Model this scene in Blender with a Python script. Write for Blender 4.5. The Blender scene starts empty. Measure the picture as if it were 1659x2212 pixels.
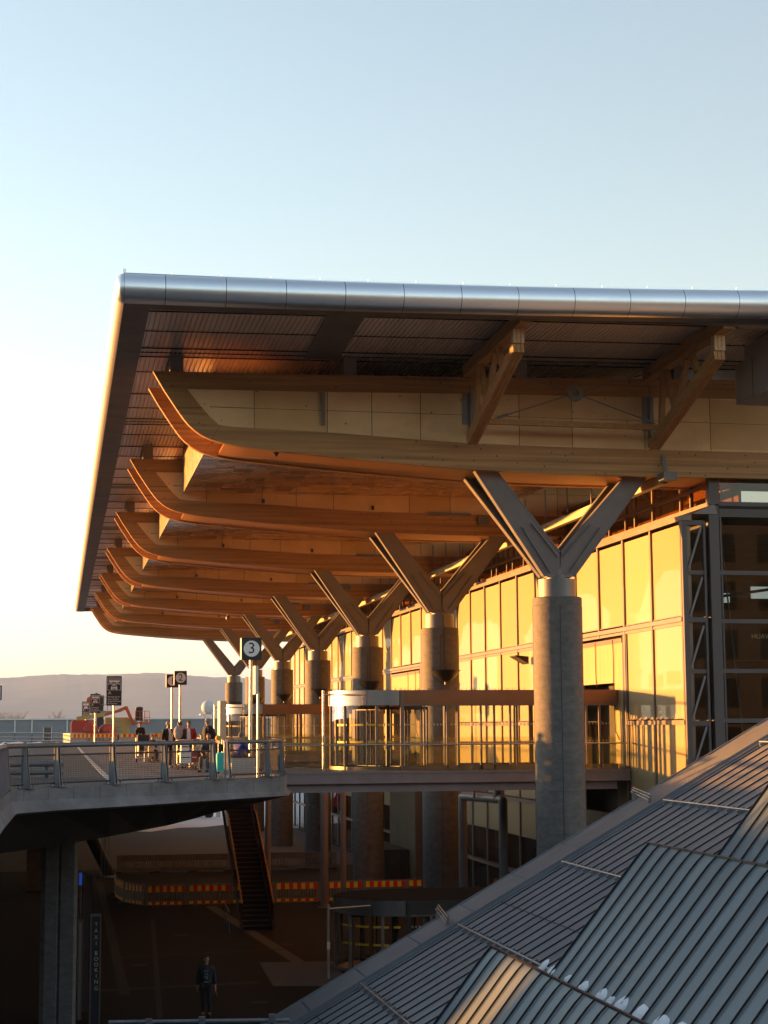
SKY_ALT, SKY_AIR, SKY_DUST, SKY_OZ, SKY_STRENGTH = 50, 1.0, .3, 1.45, .134
SUN_STRENGTH, SUN_COLOR, EXPOSURE, HAZE = 3.1, (1.0,.395,.072), 2.75, .000092
SUN_GAPS=[(62.0,66.3,-2.7,-.2)]  # gap in the added shading wall that lets a sun patch through
import bpy, bmesh, math, random
from mathutils import Vector, Matrix
random.seed(7)
scene = bpy.context.scene
COL = scene.collection
PI = math.pi
# ------------------------------------------------------------------ camera numbers (solved from the photograph)
CF, CTH, CPIT, CROLL, CH = 3684.66, 0.1873, 0.1249, -0.0059, 1.45
c_, s_ = math.cos(CTH), math.sin(CTH); cp_, sp_ = math.cos(CPIT), math.sin(CPIT)
cr_, sr_ = math.cos(CROLL), math.sin(CROLL)
CR0 = Vector((c_, -s_, 0)); CF0 = Vector((s_*cp_, c_*cp_, sp_)); CU0 = Vector((-s_*sp_, -c_*sp_, cp_))
CRR = CR0*cr_ + CU0*sr_; CUU = CU0*cr_ - CR0*sr_
EYE = Vector((0, 0, CH))
def ray(u, v):
    return CF0 + CRR*((u-829.5)/CF) + CUU*((1106-v)/CF)
def atY(u, v, Y):
    r = ray(u, v); return EYE + r*(Y/r.y)
def atX(u, v, X):
    r = ray(u, v); return EYE + r*(X/r.x)
def atZ(u, v, Z):
    r = ray(u, v); return EYE + r*((Z-CH)/r.z)

# ------------------------------------------------------------------ materials
MATS = {}
def mat(name, col, *a_, lam=0., **k_):
    m = mat_(name, col, *a_, **k_)
    if lam:
        nt=m.node_tree; N=nt.nodes; L=nt.links; b=N['Principled BSDF']; src=b.inputs['Base Color'].links[0].from_socket
        tc=[n for n in N if n.type=='TEX_COORD'][0]; sx=N.new('ShaderNodeSeparateXYZ'); L.new(tc.outputs['Object'],sx.inputs[0])
        fl=N.new('ShaderNodeMath'); fl.operation='MULTIPLY'; fl.inputs[1].default_value=1/lam; L.new(sx.outputs['Z'],fl.inputs[0]); sn=N.new('ShaderNodeMath'); sn.operation='FLOOR'; L.new(fl.outputs[0],sn.inputs[0])
        wn=N.new('ShaderNodeTexWhiteNoise'); wn.noise_dimensions='1D'; L.new(sn.outputs[0],wn.inputs['W']); rg=N.new('ShaderNodeMapRange'); rg.inputs['To Min'].default_value=.72; rg.inputs['To Max'].default_value=1.08; L.new(wn.outputs['Value'],rg.inputs['Value'])
        mx=N.new('ShaderNodeMix'); mx.data_type='RGBA'; mx.blend_type='MULTIPLY'; mx.inputs['Factor'].default_value=1; L.new(src,mx.inputs['A']); L.new(rg.outputs[0],mx.inputs['B']); L.new(mx.outputs['Result'],b.inputs['Base Color'])
    return m
def mat_(name, col, rough=.6, metal=0., col2=None, nscale=3., stretch=(1,1,1), bump=0., spec=.5, coat=0., detail=6, lo=.35, hi=.65,
        spots=None, bscale=None, seams=None, trans=0.):
    m = bpy.data.materials.new(name); m.use_nodes = True
    nt = m.node_tree; N = nt.nodes; L = nt.links
    b = N['Principled BSDF']
    b.inputs['Roughness'].default_value = rough; b.inputs['Metallic'].default_value = metal
    b.inputs['Specular IOR Level'].default_value = spec
    b.inputs['Coat Weight'].default_value = coat; b.inputs['Coat Roughness'].default_value = .03
    b.inputs['Base Color'].default_value = (*col, 1)
    tc = N.new('ShaderNodeTexCoord'); mp = N.new('ShaderNodeMapping'); mp.inputs['Scale'].default_value = stretch
    L.new(tc.outputs['Object'], mp.inputs['Vector'])
    last = None
    if col2 is not None:
        nz = N.new('ShaderNodeTexNoise'); nz.inputs['Scale'].default_value = nscale; nz.inputs['Detail'].default_value = detail
        nz.inputs['Roughness'].default_value = .62
        L.new(mp.outputs[0], nz.inputs['Vector'])
        rp = N.new('ShaderNodeValToRGB'); rp.color_ramp.elements[0].position = lo; rp.color_ramp.elements[1].position = hi
        rp.color_ramp.elements[0].color = (*col, 1); rp.color_ramp.elements[1].color = (*col2, 1)
        L.new(nz.outputs['Fac'], rp.inputs[0]); last = rp.outputs[0]
        rr = N.new('ShaderNodeMapRange'); rr.inputs['To Min'].default_value = max(.02, rough-.08); rr.inputs['To Max'].default_value = min(1, rough+.1)
        L.new(nz.outputs['Fac'], rr.inputs['Value']); L.new(rr.outputs[0], b.inputs['Roughness'])
    if spots:
        sc, thr, scol = spots
        vz = N.new('ShaderNodeTexVoronoi'); vz.inputs['Scale'].default_value = sc
        mp2 = N.new('ShaderNodeMapping'); L.new(tc.outputs['Object'], mp2.inputs['Vector']); L.new(mp2.outputs[0], vz.inputs['Vector'])
        lt = N.new('ShaderNodeMath'); lt.operation = 'LESS_THAN'; lt.inputs[1].default_value = thr
        L.new(vz.outputs['Distance'], lt.inputs[0])
        mx = N.new('ShaderNodeMix'); mx.data_type = 'RGBA'; mx.inputs['B'].default_value = (*scol, 1)
        L.new(lt.outputs[0], mx.inputs['Factor'])
        if last: L.new(last, mx.inputs['A'])
        else: mx.inputs['A'].default_value = (*col, 1)
        last = mx.outputs['Result']
    if last: L.new(last, b.inputs['Base Color'])
    if bump:
        nb = N.new('ShaderNodeTexNoise'); nb.inputs['Scale'].default_value = bscale or nscale*2; nb.inputs['Detail'].default_value = 4
        L.new(mp.outputs[0], nb.inputs['Vector'])
        bp = N.new('ShaderNodeBump'); bp.inputs['Strength'].default_value = bump; bp.inputs['Distance'].default_value = .05
        L.new(nb.outputs['Fac'], bp.inputs['Height']); L.new(bp.outputs[0], b.inputs['Normal'])
    MATS[name] = m
    return m
def emis(name, col, st):
    m = bpy.data.materials.new(name); m.use_nodes = True; nt = m.node_tree
    b = nt.nodes['Principled BSDF']; b.inputs['Base Color'].default_value = (*col, 1)
    b.inputs['Emission Color'].default_value = (*col, 1); b.inputs['Emission Strength'].default_value = st
    MATS[name] = m; return m
def glass(name, tint, ior=1.5, extra=0., rough=0.):
    m = bpy.data.materials.new(name); m.use_nodes = True; nt = m.node_tree; N = nt.nodes; L = nt.links
    N.remove(N['Principled BSDF']); out = N['Material Output']
    t = N.new('ShaderNodeBsdfTransparent'); t.inputs[0].default_value = (*tint, 1)
    g = N.new('ShaderNodeBsdfGlossy'); g.inputs['Roughness'].default_value = rough; g.inputs[0].default_value = (1, 1, 1, 1)
    f = N.new('ShaderNodeFresnel'); f.inputs[0].default_value = ior
    ad = N.new('ShaderNodeMath'); ad.operation = 'ADD'; ad.inputs[1].default_value = extra; ad.use_clamp = True
    mx = N.new('ShaderNodeMixShader')
    geo=N.new('ShaderNodeNewGeometry'); io=N.new('ShaderNodeMath'); io.operation='MULTIPLY_ADD'; io.inputs[1].default_value=1/ior-ior; io.inputs[2].default_value=ior
    L.new(geo.outputs['Backfacing'], io.inputs[0]); L.new(io.outputs[0], f.inputs[0])
    L.new(f.outputs[0], ad.inputs[0]); L.new(ad.outputs[0], mx.inputs[0]); L.new(t.outputs[0], mx.inputs[1]); L.new(g.outputs[0], mx.inputs[2])
    L.new(mx.outputs[0], out.inputs[0]); MATS[name] = m; return m

mat('glulam', (.37,.19,.07), .55, 0, (.53,.285,.11), 1.3, (.25,2,7), .15, spots=(3.4,.10,(.10,.055,.028)), lam=.09)
mat('glulam_red', (.55,.25,.08), .5, 0, (.66,.32,.11), 1.3, (.25,3,3), .12)
mat('plywood', (.92,.65,.36), .55, 0, (.74,.50,.26), .9, (.6,.6,.8), .05, spots=(2.4,.07,(.22,.14,.07)))
mat('plywood_brown', (.76,.51,.25), .55, 0, (.66,.43,.2), .9, (.6,.6,.8), .05, spots=(1.9,.05,(.2,.12,.06)))
mat('timber', (.50,.28,.12), .6, 0, (.38,.2,.08), 2.2, (3,.35,3), .1)
mat('pale_timber', (.66,.46,.27), .6, 0, (.48,.33,.2), 4, (4,.5,4), .1)
mat('steel_paint', (.185,.178,.188), .45, .1, (.22,.212,.222), 2)
mat('steel_brown', (.22,.185,.195), .45, .1, (.26,.22,.23), 2)
mat('bronze', (.22,.12,.07), .36, .5, (.25,.14,.08), 1)
mat('stainless', (.20,.195,.195), .5, .8, (.15,.147,.147), 1.2, (1,1,.2))
mat('stainless_bright', (.42,.42,.42), .3, .85, (.36,.36,.36), 1.2)
mat('aluminium', (.80,.86,.92), .33, .92, (.75,.81,.87), .6, (1,1,1))
mat('aluminium_fascia', (.78,.76,.72), .38, .55, (.72,.7,.66), .8)
mat('soffit_metal', (.86,.82,.86), .34, .55, (.70,.66,.70), .5, (1,.25,1))
mat('soffit_strip', (.13,.135,.15), .5, .1, (.10,.105,.12), 1)
mat('dark_gap', (.015,.014,.014), .8)
mat('ceiling_foil_pale', (.98,.80,.62), .22, .92, (.85,.66,.5), 1.2)
mat('ceiling_foil_dark', (.52,.36,.26), .3, .9, (.42,.28,.2), 1.2)
mat('stair_wood', (.085,.05,.035), .7, 0, (.06,.036,.026), 3)
mat('dull_red', (.06,.026,.022), .6, 0, (.045,.02,.018), 2)
mat('trough_paint', (.55,.48,.34), .5)
mat('blind_pale', (.36,.285,.145), .65, 0, (.365,.29,.18), .5, (1,.3,3), .02, coat=.35, bscale=.6)
mat('blind_deep', (.31,.235,.112), .65, 0, (.31,.24,.142), .5, (1,.3,3), .02, coat=.35, bscale=.6)
mat('ceiling_foil', (.80,.60,.45), .26, .92, (.66,.47,.35), 1.2)
mat('net', (.26,.17,.09), .5, .2, (.6,.48,.33), 2)
mat('column_concrete', (.085,.083,.082), .75, 0, (.155,.152,.15), 3.2, (1,1,1.8), .35, bscale=5, lo=.3, hi=.72)
mat('pour_joint',(.22,.21,.19),.8,0,(.10,.095,.09),2.5,lo=.45,hi=.55)
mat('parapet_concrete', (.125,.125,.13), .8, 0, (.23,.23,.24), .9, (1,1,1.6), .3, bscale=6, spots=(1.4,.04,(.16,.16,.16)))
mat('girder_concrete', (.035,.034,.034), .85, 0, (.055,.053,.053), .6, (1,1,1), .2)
mat('blind', (.335,.26,.13), .65, 0, (.335,.265,.16), .5, (1,.3,3), .02, coat=.35, bscale=.6)
mat('frame', (.18,.145,.125), .4, .3, (.21,.17,.145), 2)
mat('frame_dark', (.05,.046,.046), .42, .3, (.065,.06,.058), 2)
mat('cladding', (.42,.31,.155), .6, 0, (.32,.23,.11), 2.0, (6,9,.18), .15)
mat('tan_wall', (.22,.165,.105), .75, 0, (.19,.145,.09), 1)
mat('interior_dark', (.032,.038,.037), .8, 0, (.06,.055,.05), .5)
mat('interior_teal', (.085,.10,.097), .6, 0, (.07,.085,.08), .4)
mat('interior_wood', (.4,.2,.08), .6, 0, (.3,.15,.06), 1)
mat('asphalt', (.04,.039,.039), .85, 0, (.062,.06,.058), .35, (1,.4,1), .3, bscale=30)
mat('pavement', (.13,.115,.108), .8, 0, (.17,.15,.14), .6, (1,.6,1), .2, bscale=20)
mat('kerb', (.42,.39,.36), .75, 0, (.5,.47,.43), 2)
mat('snow', (.82,.83,.86), .75, 0, (.74,.76,.8), 3, (1,1,1), .5)
mat('roof_zinc', (.15,.16,.18), .42, .12, (.21,.22,.235), .9, (.5,2.2,.5), .06, lo=.3, hi=.7)
mat('roof_patina', (.085,.115,.14), .45, .2, (.13,.17,.195), .7, (.6,1.6,.6), .06, lo=.3, hi=.7)
mat('verge_metal', (.18,.185,.195), .45, .1, (.14,.145,.155), .8, (1,1,1), .05)
mat('seam_dark', (.03,.034,.04), .5, .3)
mat('galvanized', (.13,.15,.165), .5, .3, (.20,.225,.24), 5, (1,1,.4))
mat('rail_paint', (.13,.145,.16), .45, .4, (.17,.185,.20), 3)
mat('wire', (.05,.05,.055), .6, .2)
mat('sign_black', (.022,.021,.028), .45)
mat('sign_white', (.92,.92,.92), .5)
mat('sign_edge', (.72,.66,.5), .45)
mat('pole_steel', (.55,.53,.50), .32, .85, (.48,.46,.44), 3)
mat('plastic_white', (.55,.54,.52), .5, 0, (.47,.46,.44), 2)
mat('plastic_grey', (.26,.235,.215), .55, 0, (.2,.18,.165), 2)
mat('reflect_red', (.95,.03,.02), .35); mat('reflect_yellow', (1.,.82,.03), .35); mat('matte_dark', (.022,.02,.02), .95, spec=.08)
mat('rubber', (.02,.02,.02), .8)
mat('lift_red', (.42,.045,.03), .38, 0, (.36,.035,.025), 2); mat('lift_orange', (.42,.10,.03), .4); mat('lift_olive', (.38,.33,.12), .5)
mat('corrugated', (.25,.29,.33), .55, .2, (.22,.26,.30), .3)
mat('hangar_trim', (.5,.54,.58), .5, .3)
mat('radome', (.42,.44,.47), .6)
mat('bark', (.16,.11,.09), .9); mat('hill', (.018,.036,.05), .95, 0, (.11,.135,.16), .0035, lo=.5, hi=.75)
mat('ground', (.06,.057,.055), .9, 0, (.13,.125,.12), .05)
mat('skin', (.36,.20,.135), .55); mat('hair_dark', (.03,.02,.015), .7); mat('hair_brown', (.10,.05,.025), .7); mat('hair_grey', (.28,.25,.22), .7)
mat('cloth_black', (.012,.012,.014), .85); mat('cloth_navy', (.02,.022,.035), .85); mat('cloth_red', (.33,.012,.02), .8)
mat('cloth_white', (.72,.68,.64), .8); mat('cloth_grey', (.30,.28,.28), .85); mat('cloth_blue', (.02,.025,.22), .8); mat('cloth_green', (.015,.03,.025), .85)
mat('cloth_brown', (.10,.07,.05), .85); mat('beanie_yellow', (.62,.36,.03), .9); mat('beanie_grey', (.13,.11,.10), .9)
mat('eye', (.01,.01,.01), .3); mat('lip', (.30,.10,.08), .5)
mat('turquoise', (.05,.55,.50), .4); mat('carton', (.62,.42,.2), .7); mat('luggage_black', (.015,.015,.017), .5); mat('paper', (.8,.78,.72), .6)
mat('block', (.52,.48,.46), .8, 0, (.45,.42,.4), 2)
mat('print_grey', (.42,.42,.42), .8)
mat('letter_gold', (.62,.55,.38), .5); mat('decal_yellow', (.75,.5,.03), .5); mat('decal_grey', (.55,.5,.45), .5)
mat('lamp_dark', (.05,.045,.045), .35, .6)
mat('blue_sign', (.01,.05,.4), .4)
mat('block_wall',(.12,.12,.125),.8); mat('glass_pane_dark',(.03,.035,.04),.1); mat('letter_pale',(.75,.72,.55),.5)
emis('daylight_pane', (.80,.88,.84), .10)
emis('lamp_blue', (.02,.08,.5), .06)
mat('duct_metal',(.44,.425,.43),.5,.1,(.37,.36,.365),.8); emis('banner_letter',(.75,.70,.45),.028)
mat('end_frame',(.085,.08,.082),.45,.1,(.10,.095,.097),1)
emis('lamp_warm', (1.,.62,.2), 1.5)
glass('glass', (.95,.96,.93)); glass('rail_glass', (.93,.945,.89), extra=.0); glass('glass_dark', (.42,.44,.42), extra=.0); glass('glass_bronze', (.5,.36,.22), extra=.05)
# paving: red-brown brick with darker and lighter courses
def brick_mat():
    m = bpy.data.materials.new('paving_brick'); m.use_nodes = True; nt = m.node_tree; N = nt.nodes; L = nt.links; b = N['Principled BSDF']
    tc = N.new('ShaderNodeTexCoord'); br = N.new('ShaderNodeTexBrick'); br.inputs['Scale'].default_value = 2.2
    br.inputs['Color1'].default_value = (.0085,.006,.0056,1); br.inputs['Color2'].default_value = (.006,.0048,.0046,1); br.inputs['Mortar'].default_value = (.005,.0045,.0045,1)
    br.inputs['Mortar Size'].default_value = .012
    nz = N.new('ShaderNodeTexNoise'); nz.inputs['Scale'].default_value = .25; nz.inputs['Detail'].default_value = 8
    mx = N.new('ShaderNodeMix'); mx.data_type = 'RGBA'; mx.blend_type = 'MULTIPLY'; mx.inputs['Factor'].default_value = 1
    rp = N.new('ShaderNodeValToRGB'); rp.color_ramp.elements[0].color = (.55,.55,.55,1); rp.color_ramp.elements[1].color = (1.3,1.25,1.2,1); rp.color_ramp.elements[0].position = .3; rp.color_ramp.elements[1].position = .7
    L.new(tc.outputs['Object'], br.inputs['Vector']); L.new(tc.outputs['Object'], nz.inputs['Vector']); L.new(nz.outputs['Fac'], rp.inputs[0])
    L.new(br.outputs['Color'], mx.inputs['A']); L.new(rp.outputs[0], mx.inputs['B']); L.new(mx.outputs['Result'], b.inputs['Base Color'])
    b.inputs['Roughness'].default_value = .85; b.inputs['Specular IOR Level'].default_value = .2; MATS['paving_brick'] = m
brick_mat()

# ------------------------------------------------------------------ mesh builder
class MB:
    def __init__(s): s.v=[]; s.f=[]; s.m=[]; s.sm=[]; s.cur=0; s.smooth=False
    def mi(s, i): s.cur=i; return s
    def add(s, pts, faces, smooth=None):
        o=len(s.v); s.v += [Vector(p) for p in pts]
        for f in faces:
            s.f.append(tuple(o+i for i in f)); s.m.append(s.cur); s.sm.append(s.smooth if smooth is None else smooth)
        return s
    def quad(s,a,b,c,d): return s.add([a,b,c,d],[(0,1,2,3)])
    def box(s,x0,y0,z0,x1,y1,z1):
        p=[(x0,y0,z0),(x1,y0,z0),(x1,y1,z0),(x0,y1,z0),(x0,y0,z1),(x1,y0,z1),(x1,y1,z1),(x0,y1,z1)]
        return s.add(p,[(0,3,2,1),(4,5,6,7),(0,1,5,4),(1,2,6,5),(2,3,7,6),(3,0,4,7)])
    def hexa(s,p): return s.add(p,[(0,3,2,1),(4,5,6,7),(0,1,5,4),(1,2,6,5),(2,3,7,6),(3,0,4,7)])
    def bar(s,p,q,w,h,up=(0,0,1)):      # rectangular bar from p to q, w across, h along up
        p=Vector(p);q=Vector(q);d=(q-p).normalized();up=Vector(up)
        x=d.cross(up)
        if x.length<1e-4: x=d.cross(Vector((0,1,0)))
        x.normalize(); z=x.cross(d); x*=w/2; z*=h/2
        return s.hexa([p-x-z,p+x-z,q+x-z,q-x-z,p-x+z,p+x+z,q+x+z,q-x+z])
    def prism(s,pts,axis,a,b):
        n=len(pts)
        mk={'y':lambda p,t:(p[0],t,p[1]),'x':lambda p,t:(t,p[0],p[1]),'z':lambda p,t:(p[0],p[1],t)}[axis]
        P=[mk(p,a) for p in pts]+[mk(p,b) for p in pts]
        F=[tuple(range(n-1,-1,-1)),tuple(range(n,2*n))]+[(i,(i+1)%n,n+(i+1)%n,n+i) for i in range(n)]
        return s.add(P,F)
    def tube(s,p,q,r,n=8,r2=None,cap=True):
        p=Vector(p);q=Vector(q);d=(q-p)
        if d.length<1e-6: return s
        d.normalize(); x=d.orthogonal().normalized(); y=d.cross(x); r2=r if r2 is None else r2
        A=[p+(x*math.cos(2*PI*i/n)+y*math.sin(2*PI*i/n))*r for i in range(n)]
        B=[q+(x*math.cos(2*PI*i/n)+y*math.sin(2*PI*i/n))*r2 for i in range(n)]
        s.add(A+B,[(i,(i+1)%n,n+(i+1)%n,n+i) for i in range(n)],True)
        if cap: s.add(A,[tuple(range(n-1,-1,-1))],False); s.add(B,[tuple(range(n))],False)
        return s
    def path(s,pts,r,n=6):
        for a,b in zip(pts[:-1],pts[1:]): s.tube(a,b,r,n)
        return s
    def lathe(s,prof,cx,cy,n=24,a0=0,a1=2*PI,smooth=True):
        full=abs(a1-a0-2*PI)<1e-6; k=n if full else n+1
        for (r0,z0),(r1,z1) in zip(prof[:-1],prof[1:]):
            P=[(cx+r0*math.cos(a0+(a1-a0)*i/n),cy+r0*math.sin(a0+(a1-a0)*i/n),z0) for i in range(k)]+[(cx+r1*math.cos(a0+(a1-a0)*i/n),cy+r1*math.sin(a0+(a1-a0)*i/n),z1) for i in range(k)]
            s.add(P,[(i,(i+1)%k,k+(i+1)%k,k+i) for i in range(n)],smooth)
        return s
    def ell(s,c,rx,ry,rz,n=14,m=10):
        P=[];F=[]
        for j in range(m+1):
            t=PI*j/m
            for i in range(n): P.append((c[0]+rx*math.sin(t)*math.cos(2*PI*i/n),c[1]+ry*math.sin(t)*math.sin(2*PI*i/n),c[2]-rz*math.cos(t)))
        for j in range(m):
            for i in range(n): F.append((j*n+i,j*n+(i+1)%n,(j+1)*n+(i+1)%n,(j+1)*n+i))
        return s.add(P,F,True)
    def build(s,name,mats,parent=None,org=None):
        if isinstance(mats,str): mats=[mats]
        if parent is not None: o=ORG[parent.name]
        elif org is not None: o=Vector(org)
        else:
            xs=[v.x for v in s.v];ys=[v.y for v in s.v];zs=[v.z for v in s.v]
            o=Vector(((min(xs)+max(xs))/2,(min(ys)+max(ys))/2,min(zs)))
        me=bpy.data.meshes.new(name); me.from_pydata([v-o for v in s.v],[],s.f)
        for k in mats: me.materials.append(MATS[k])
        me.polygons.foreach_set('material_index',s.m); me.polygons.foreach_set('use_smooth',s.sm)
        bm=bmesh.new(); bm.from_mesh(me); bmesh.ops.remove_doubles(bm,verts=bm.verts,dist=1e-5) if False else None
        bmesh.ops.recalc_face_normals(bm,faces=bm.faces); bm.to_mesh(me); bm.free(); me.update()
        ob=bpy.data.objects.new(name,me); COL.objects.link(ob)
        if parent is not None: ob.parent=parent
        else: ob.location=o
        ORG[ob.name]=o
        return ob
ORG={}
def tag(o,label,cat=None,group=None,kind=None):
    if label: o['label']=label
    if cat: o['category']=cat
    if group: o['group']=group
    if kind: o['kind']=kind
    return o
def thing(name,loc,label,cat,group=None):
    o=bpy.data.objects.new(name,None); COL.objects.link(o); o.location=loc; o.empty_display_size=.3
    ORG[o.name]=Vector(loc); tag(o,label,cat,group); return o
def copy_tree(o,parent=None,skip=()):
    c=o.copy(); COL.objects.link(c)
    if parent is not None: c.parent=parent
    for ch in list(o.children):
        if ch.name.split('.')[0] in skip: continue
        copy_tree(ch,c,skip)
    ORG[c.name]=ORG.get(o.name,Vector())
    return c
def dup(root,offset,label=None,group=None,rotz=None,skip=()):
    c=copy_tree(root,None,skip); c.location=Vector(root.location)+Vector(offset)
    if rotz is not None: c.rotation_euler=(0,0,rotz)
    if label: c['label']=label
    if group: c['group']=group
    return c
def text_mesh(mb,body,size,origin,xdir,zdir,thick=.01,align='LEFT',mi=None):
    cu=bpy.data.curves.new('lettering','FONT'); cu.body=body; cu.size=size; cu.extrude=0; cu.align_x=align; cu.align_y='CENTER'; cu.resolution_u=3
    ob=bpy.data.objects.new('lettering',cu); COL.objects.link(ob)
    dg=bpy.context.evaluated_depsgraph_get(); me=bpy.data.meshes.new_from_object(ob.evaluated_get(dg))
    X=Vector(xdir).normalized(); Z=Vector(zdir).normalized(); O=Vector(origin)
    if mi is not None: mb.mi(mi)
    mb.add([O+X*v.co.x+Z*v.co.y for v in me.vertices],[tuple(p.vertices) for p in me.polygons],False)
    bpy.data.objects.remove(ob); bpy.data.curves.remove(cu); bpy.data.meshes.remove(me)
def disc(mb,c,r,xdir,zdir,n=32,r0=0):
    X=Vector(xdir);Z=Vector(zdir);c=Vector(c)
    if r0==0: mb.add([c+X*r*math.cos(2*PI*i/n)+Z*r*math.sin(2*PI*i/n) for i in range(n)],[tuple(range(n))],False)
    else:
        mb.add([c+X*q*math.cos(2*PI*i/n)+Z*q*math.sin(2*PI*i/n) for q in (r0,r) for i in range(n)],[(i,(i+1)%n,n+(i+1)%n,n+i) for i in range(n)],False)
# ------------------------------------------------------------------ camera, sky, sun
cam = bpy.data.cameras.new('camera'); cam.sensor_fit='VERTICAL'; cam.sensor_height=24; cam.lens=24*CF/2212; cam.clip_start=.1; cam.clip_end=20000
co = bpy.data.objects.new('camera', cam); COL.objects.link(co); scene.camera = co
M = Matrix.Identity(4)
for i in range(3): M[i][0]=CRR[i]; M[i][1]=CUU[i]; M[i][2]=-CF0[i]; M[i][3]=EYE[i]
co.matrix_world = M
SUN_EL = math.radians(2.0); SUN_AZ = Vector((-math.cos(math.radians(33)), math.sin(math.radians(33)), 0))
sd = Vector((SUN_AZ.x*math.cos(SUN_EL), SUN_AZ.y*math.cos(SUN_EL), math.sin(SUN_EL)))
w = bpy.data.worlds.new('World'); scene.world = w; w.use_nodes = True; nt = w.node_tree
bg = nt.nodes['Background']; sky = nt.nodes.new('ShaderNodeTexSky'); sky.sky_type='NISHITA'; sky.sun_disc=False
sky.sun_elevation = SUN_EL; sky.sun_rotation = math.atan2(sd.x, sd.y)
sky.altitude = SKY_ALT; sky.air_density = SKY_AIR; sky.dust_density = SKY_DUST; sky.ozone_density = SKY_OZ
tcw = nt.nodes.new('ShaderNodeTexCoord'); sxy = nt.nodes.new('ShaderNodeSeparateXYZ'); mr = nt.nodes.new('ShaderNodeMapRange'); hs = nt.nodes.new('ShaderNodeHueSaturation')
# thin winter haze: the band of sky near the horizon is paler than the clear-air model
mr.inputs['From Min'].default_value=.0; mr.inputs['From Max'].default_value=.30; mr.inputs['To Min'].default_value=.46; mr.inputs['To Max'].default_value=.80
nt.links.new(tcw.outputs['Generated'], sxy.inputs[0]); nt.links.new(sxy.outputs['Z'], mr.inputs['Value']); nt.links.new(mr.outputs[0], hs.inputs['Saturation'])
nt.links.new(sky.outputs[0], hs.inputs['Color']); nt.links.new(hs.outputs[0], bg.inputs[0]); bg.inputs[1].default_value = SKY_STRENGTH
sl = bpy.data.lights.new('sun','SUN'); sl.energy = SUN_STRENGTH; sl.angle = math.radians(.6); sl.color = SUN_COLOR
so = bpy.data.objects.new('sun', sl); COL.objects.link(so); so.rotation_euler = sd.to_track_quat('Z','Y').to_euler()
so.location = (-60, 60, 40)
scene.view_settings.view_transform='Standard'; scene.view_settings.look='None'; scene.view_settings.exposure=EXPOSURE; scene.view_settings.gamma=1
scene.cycles.max_bounces=9; scene.cycles.transparent_max_bounces=24; scene.cycles.glossy_bounces=5; scene.cycles.diffuse_bounces=4
scene.cycles.caustics_reflective=False; scene.cycles.caustics_refractive=False; scene.cycles.sample_clamp_indirect=4
scene.cycles.use_denoising=True

GZ=-7.2
def struct(name,mb,mats,org=None): return tag(mb.build(name,mats,None,org),None,None,None,'structure')
# ground: one sheet to the horizon
g=MB(); g.quad((-9000,-1500,GZ-.02),(9000,-1500,GZ-.02),(9000,15500,GZ-.02),(-9000,15500,GZ-.02)); struct('ground',g,'ground',(0,0,GZ))
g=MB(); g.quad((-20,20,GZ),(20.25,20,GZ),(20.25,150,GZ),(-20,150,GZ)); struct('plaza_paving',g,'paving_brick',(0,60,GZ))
# paler kerb-stone courses and tactile strips in the plaza
def strip(a,b,wd,z,name,m):
    a=Vector((a[0],a[1],0));b=Vector((b[0],b[1],0));d=(b-a).normalized();n=Vector((-d.y,d.x,0))*wd/2
    k=MB(); k.quad(a-n+Vector((0,0,z)),a+n+Vector((0,0,z)),b+n+Vector((0,0,z)),b-n+Vector((0,0,z))); return struct(name,k,m)
mat('stone_course',(.06,.058,.058),.8,0,(.10,.098,.096),3)
mat('tactile',(.006,.005,.005),.85,0,(.01,.009,.008),8)
p1=atZ(645,2080,GZ);p2=atZ(735,2210,GZ)
a=atZ(668,1958,GZ)
q=[atZ(x,y,GZ) for x,y in ((645,2078),(665,2080),(823,2252),(850,2250))]
strip(q[0],atZ(455,1958,GZ),.5,GZ+.004,'paving_course','stone_course')
k=MB(); k.add([atZ(x,y,GZ+.004) for x,y in ((560,2079),(720,2076),(760,2130),(590,2130))],[(0,1,2,3)]); struct('paving_course',k,'stone_course')
strip(atZ(170,2142,GZ),atZ(560,2122,GZ),.45,GZ+.004,'tactile_strip','tactile')
strip(atZ(215,1905,GZ),atZ(270,2150,GZ),.35,GZ+.008,'tactile_strip','tactile')
# far road beyond the barriers and the snow field
k=MB(); k.quad((-20,108,GZ+.004),(20,108,GZ+.004),(20,170,GZ+.004),(-20,170,GZ+.004)); struct('lower_road',k,'asphalt',(0,130,GZ))
k=MB(); nx=14
pts=[]
for j in range(5):
    for i in range(nx):
        pts.append((-4+i*2.4+random.uniform(-.5,.5),150+j*22+random.uniform(-2,2)+(3*math.sin(i) if j==0 else 0),GZ+.03+(.25*random.random() if 0<j<4 else 0)))
k.add(pts,[(j*nx+i,j*nx+i+1,(j+1)*nx+i+1,(j+1)*nx+i) for j in range(4) for i in range(nx-1)],True)
tag(k.build('snow_field','snow'),None,None,None,'stuff')

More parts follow.
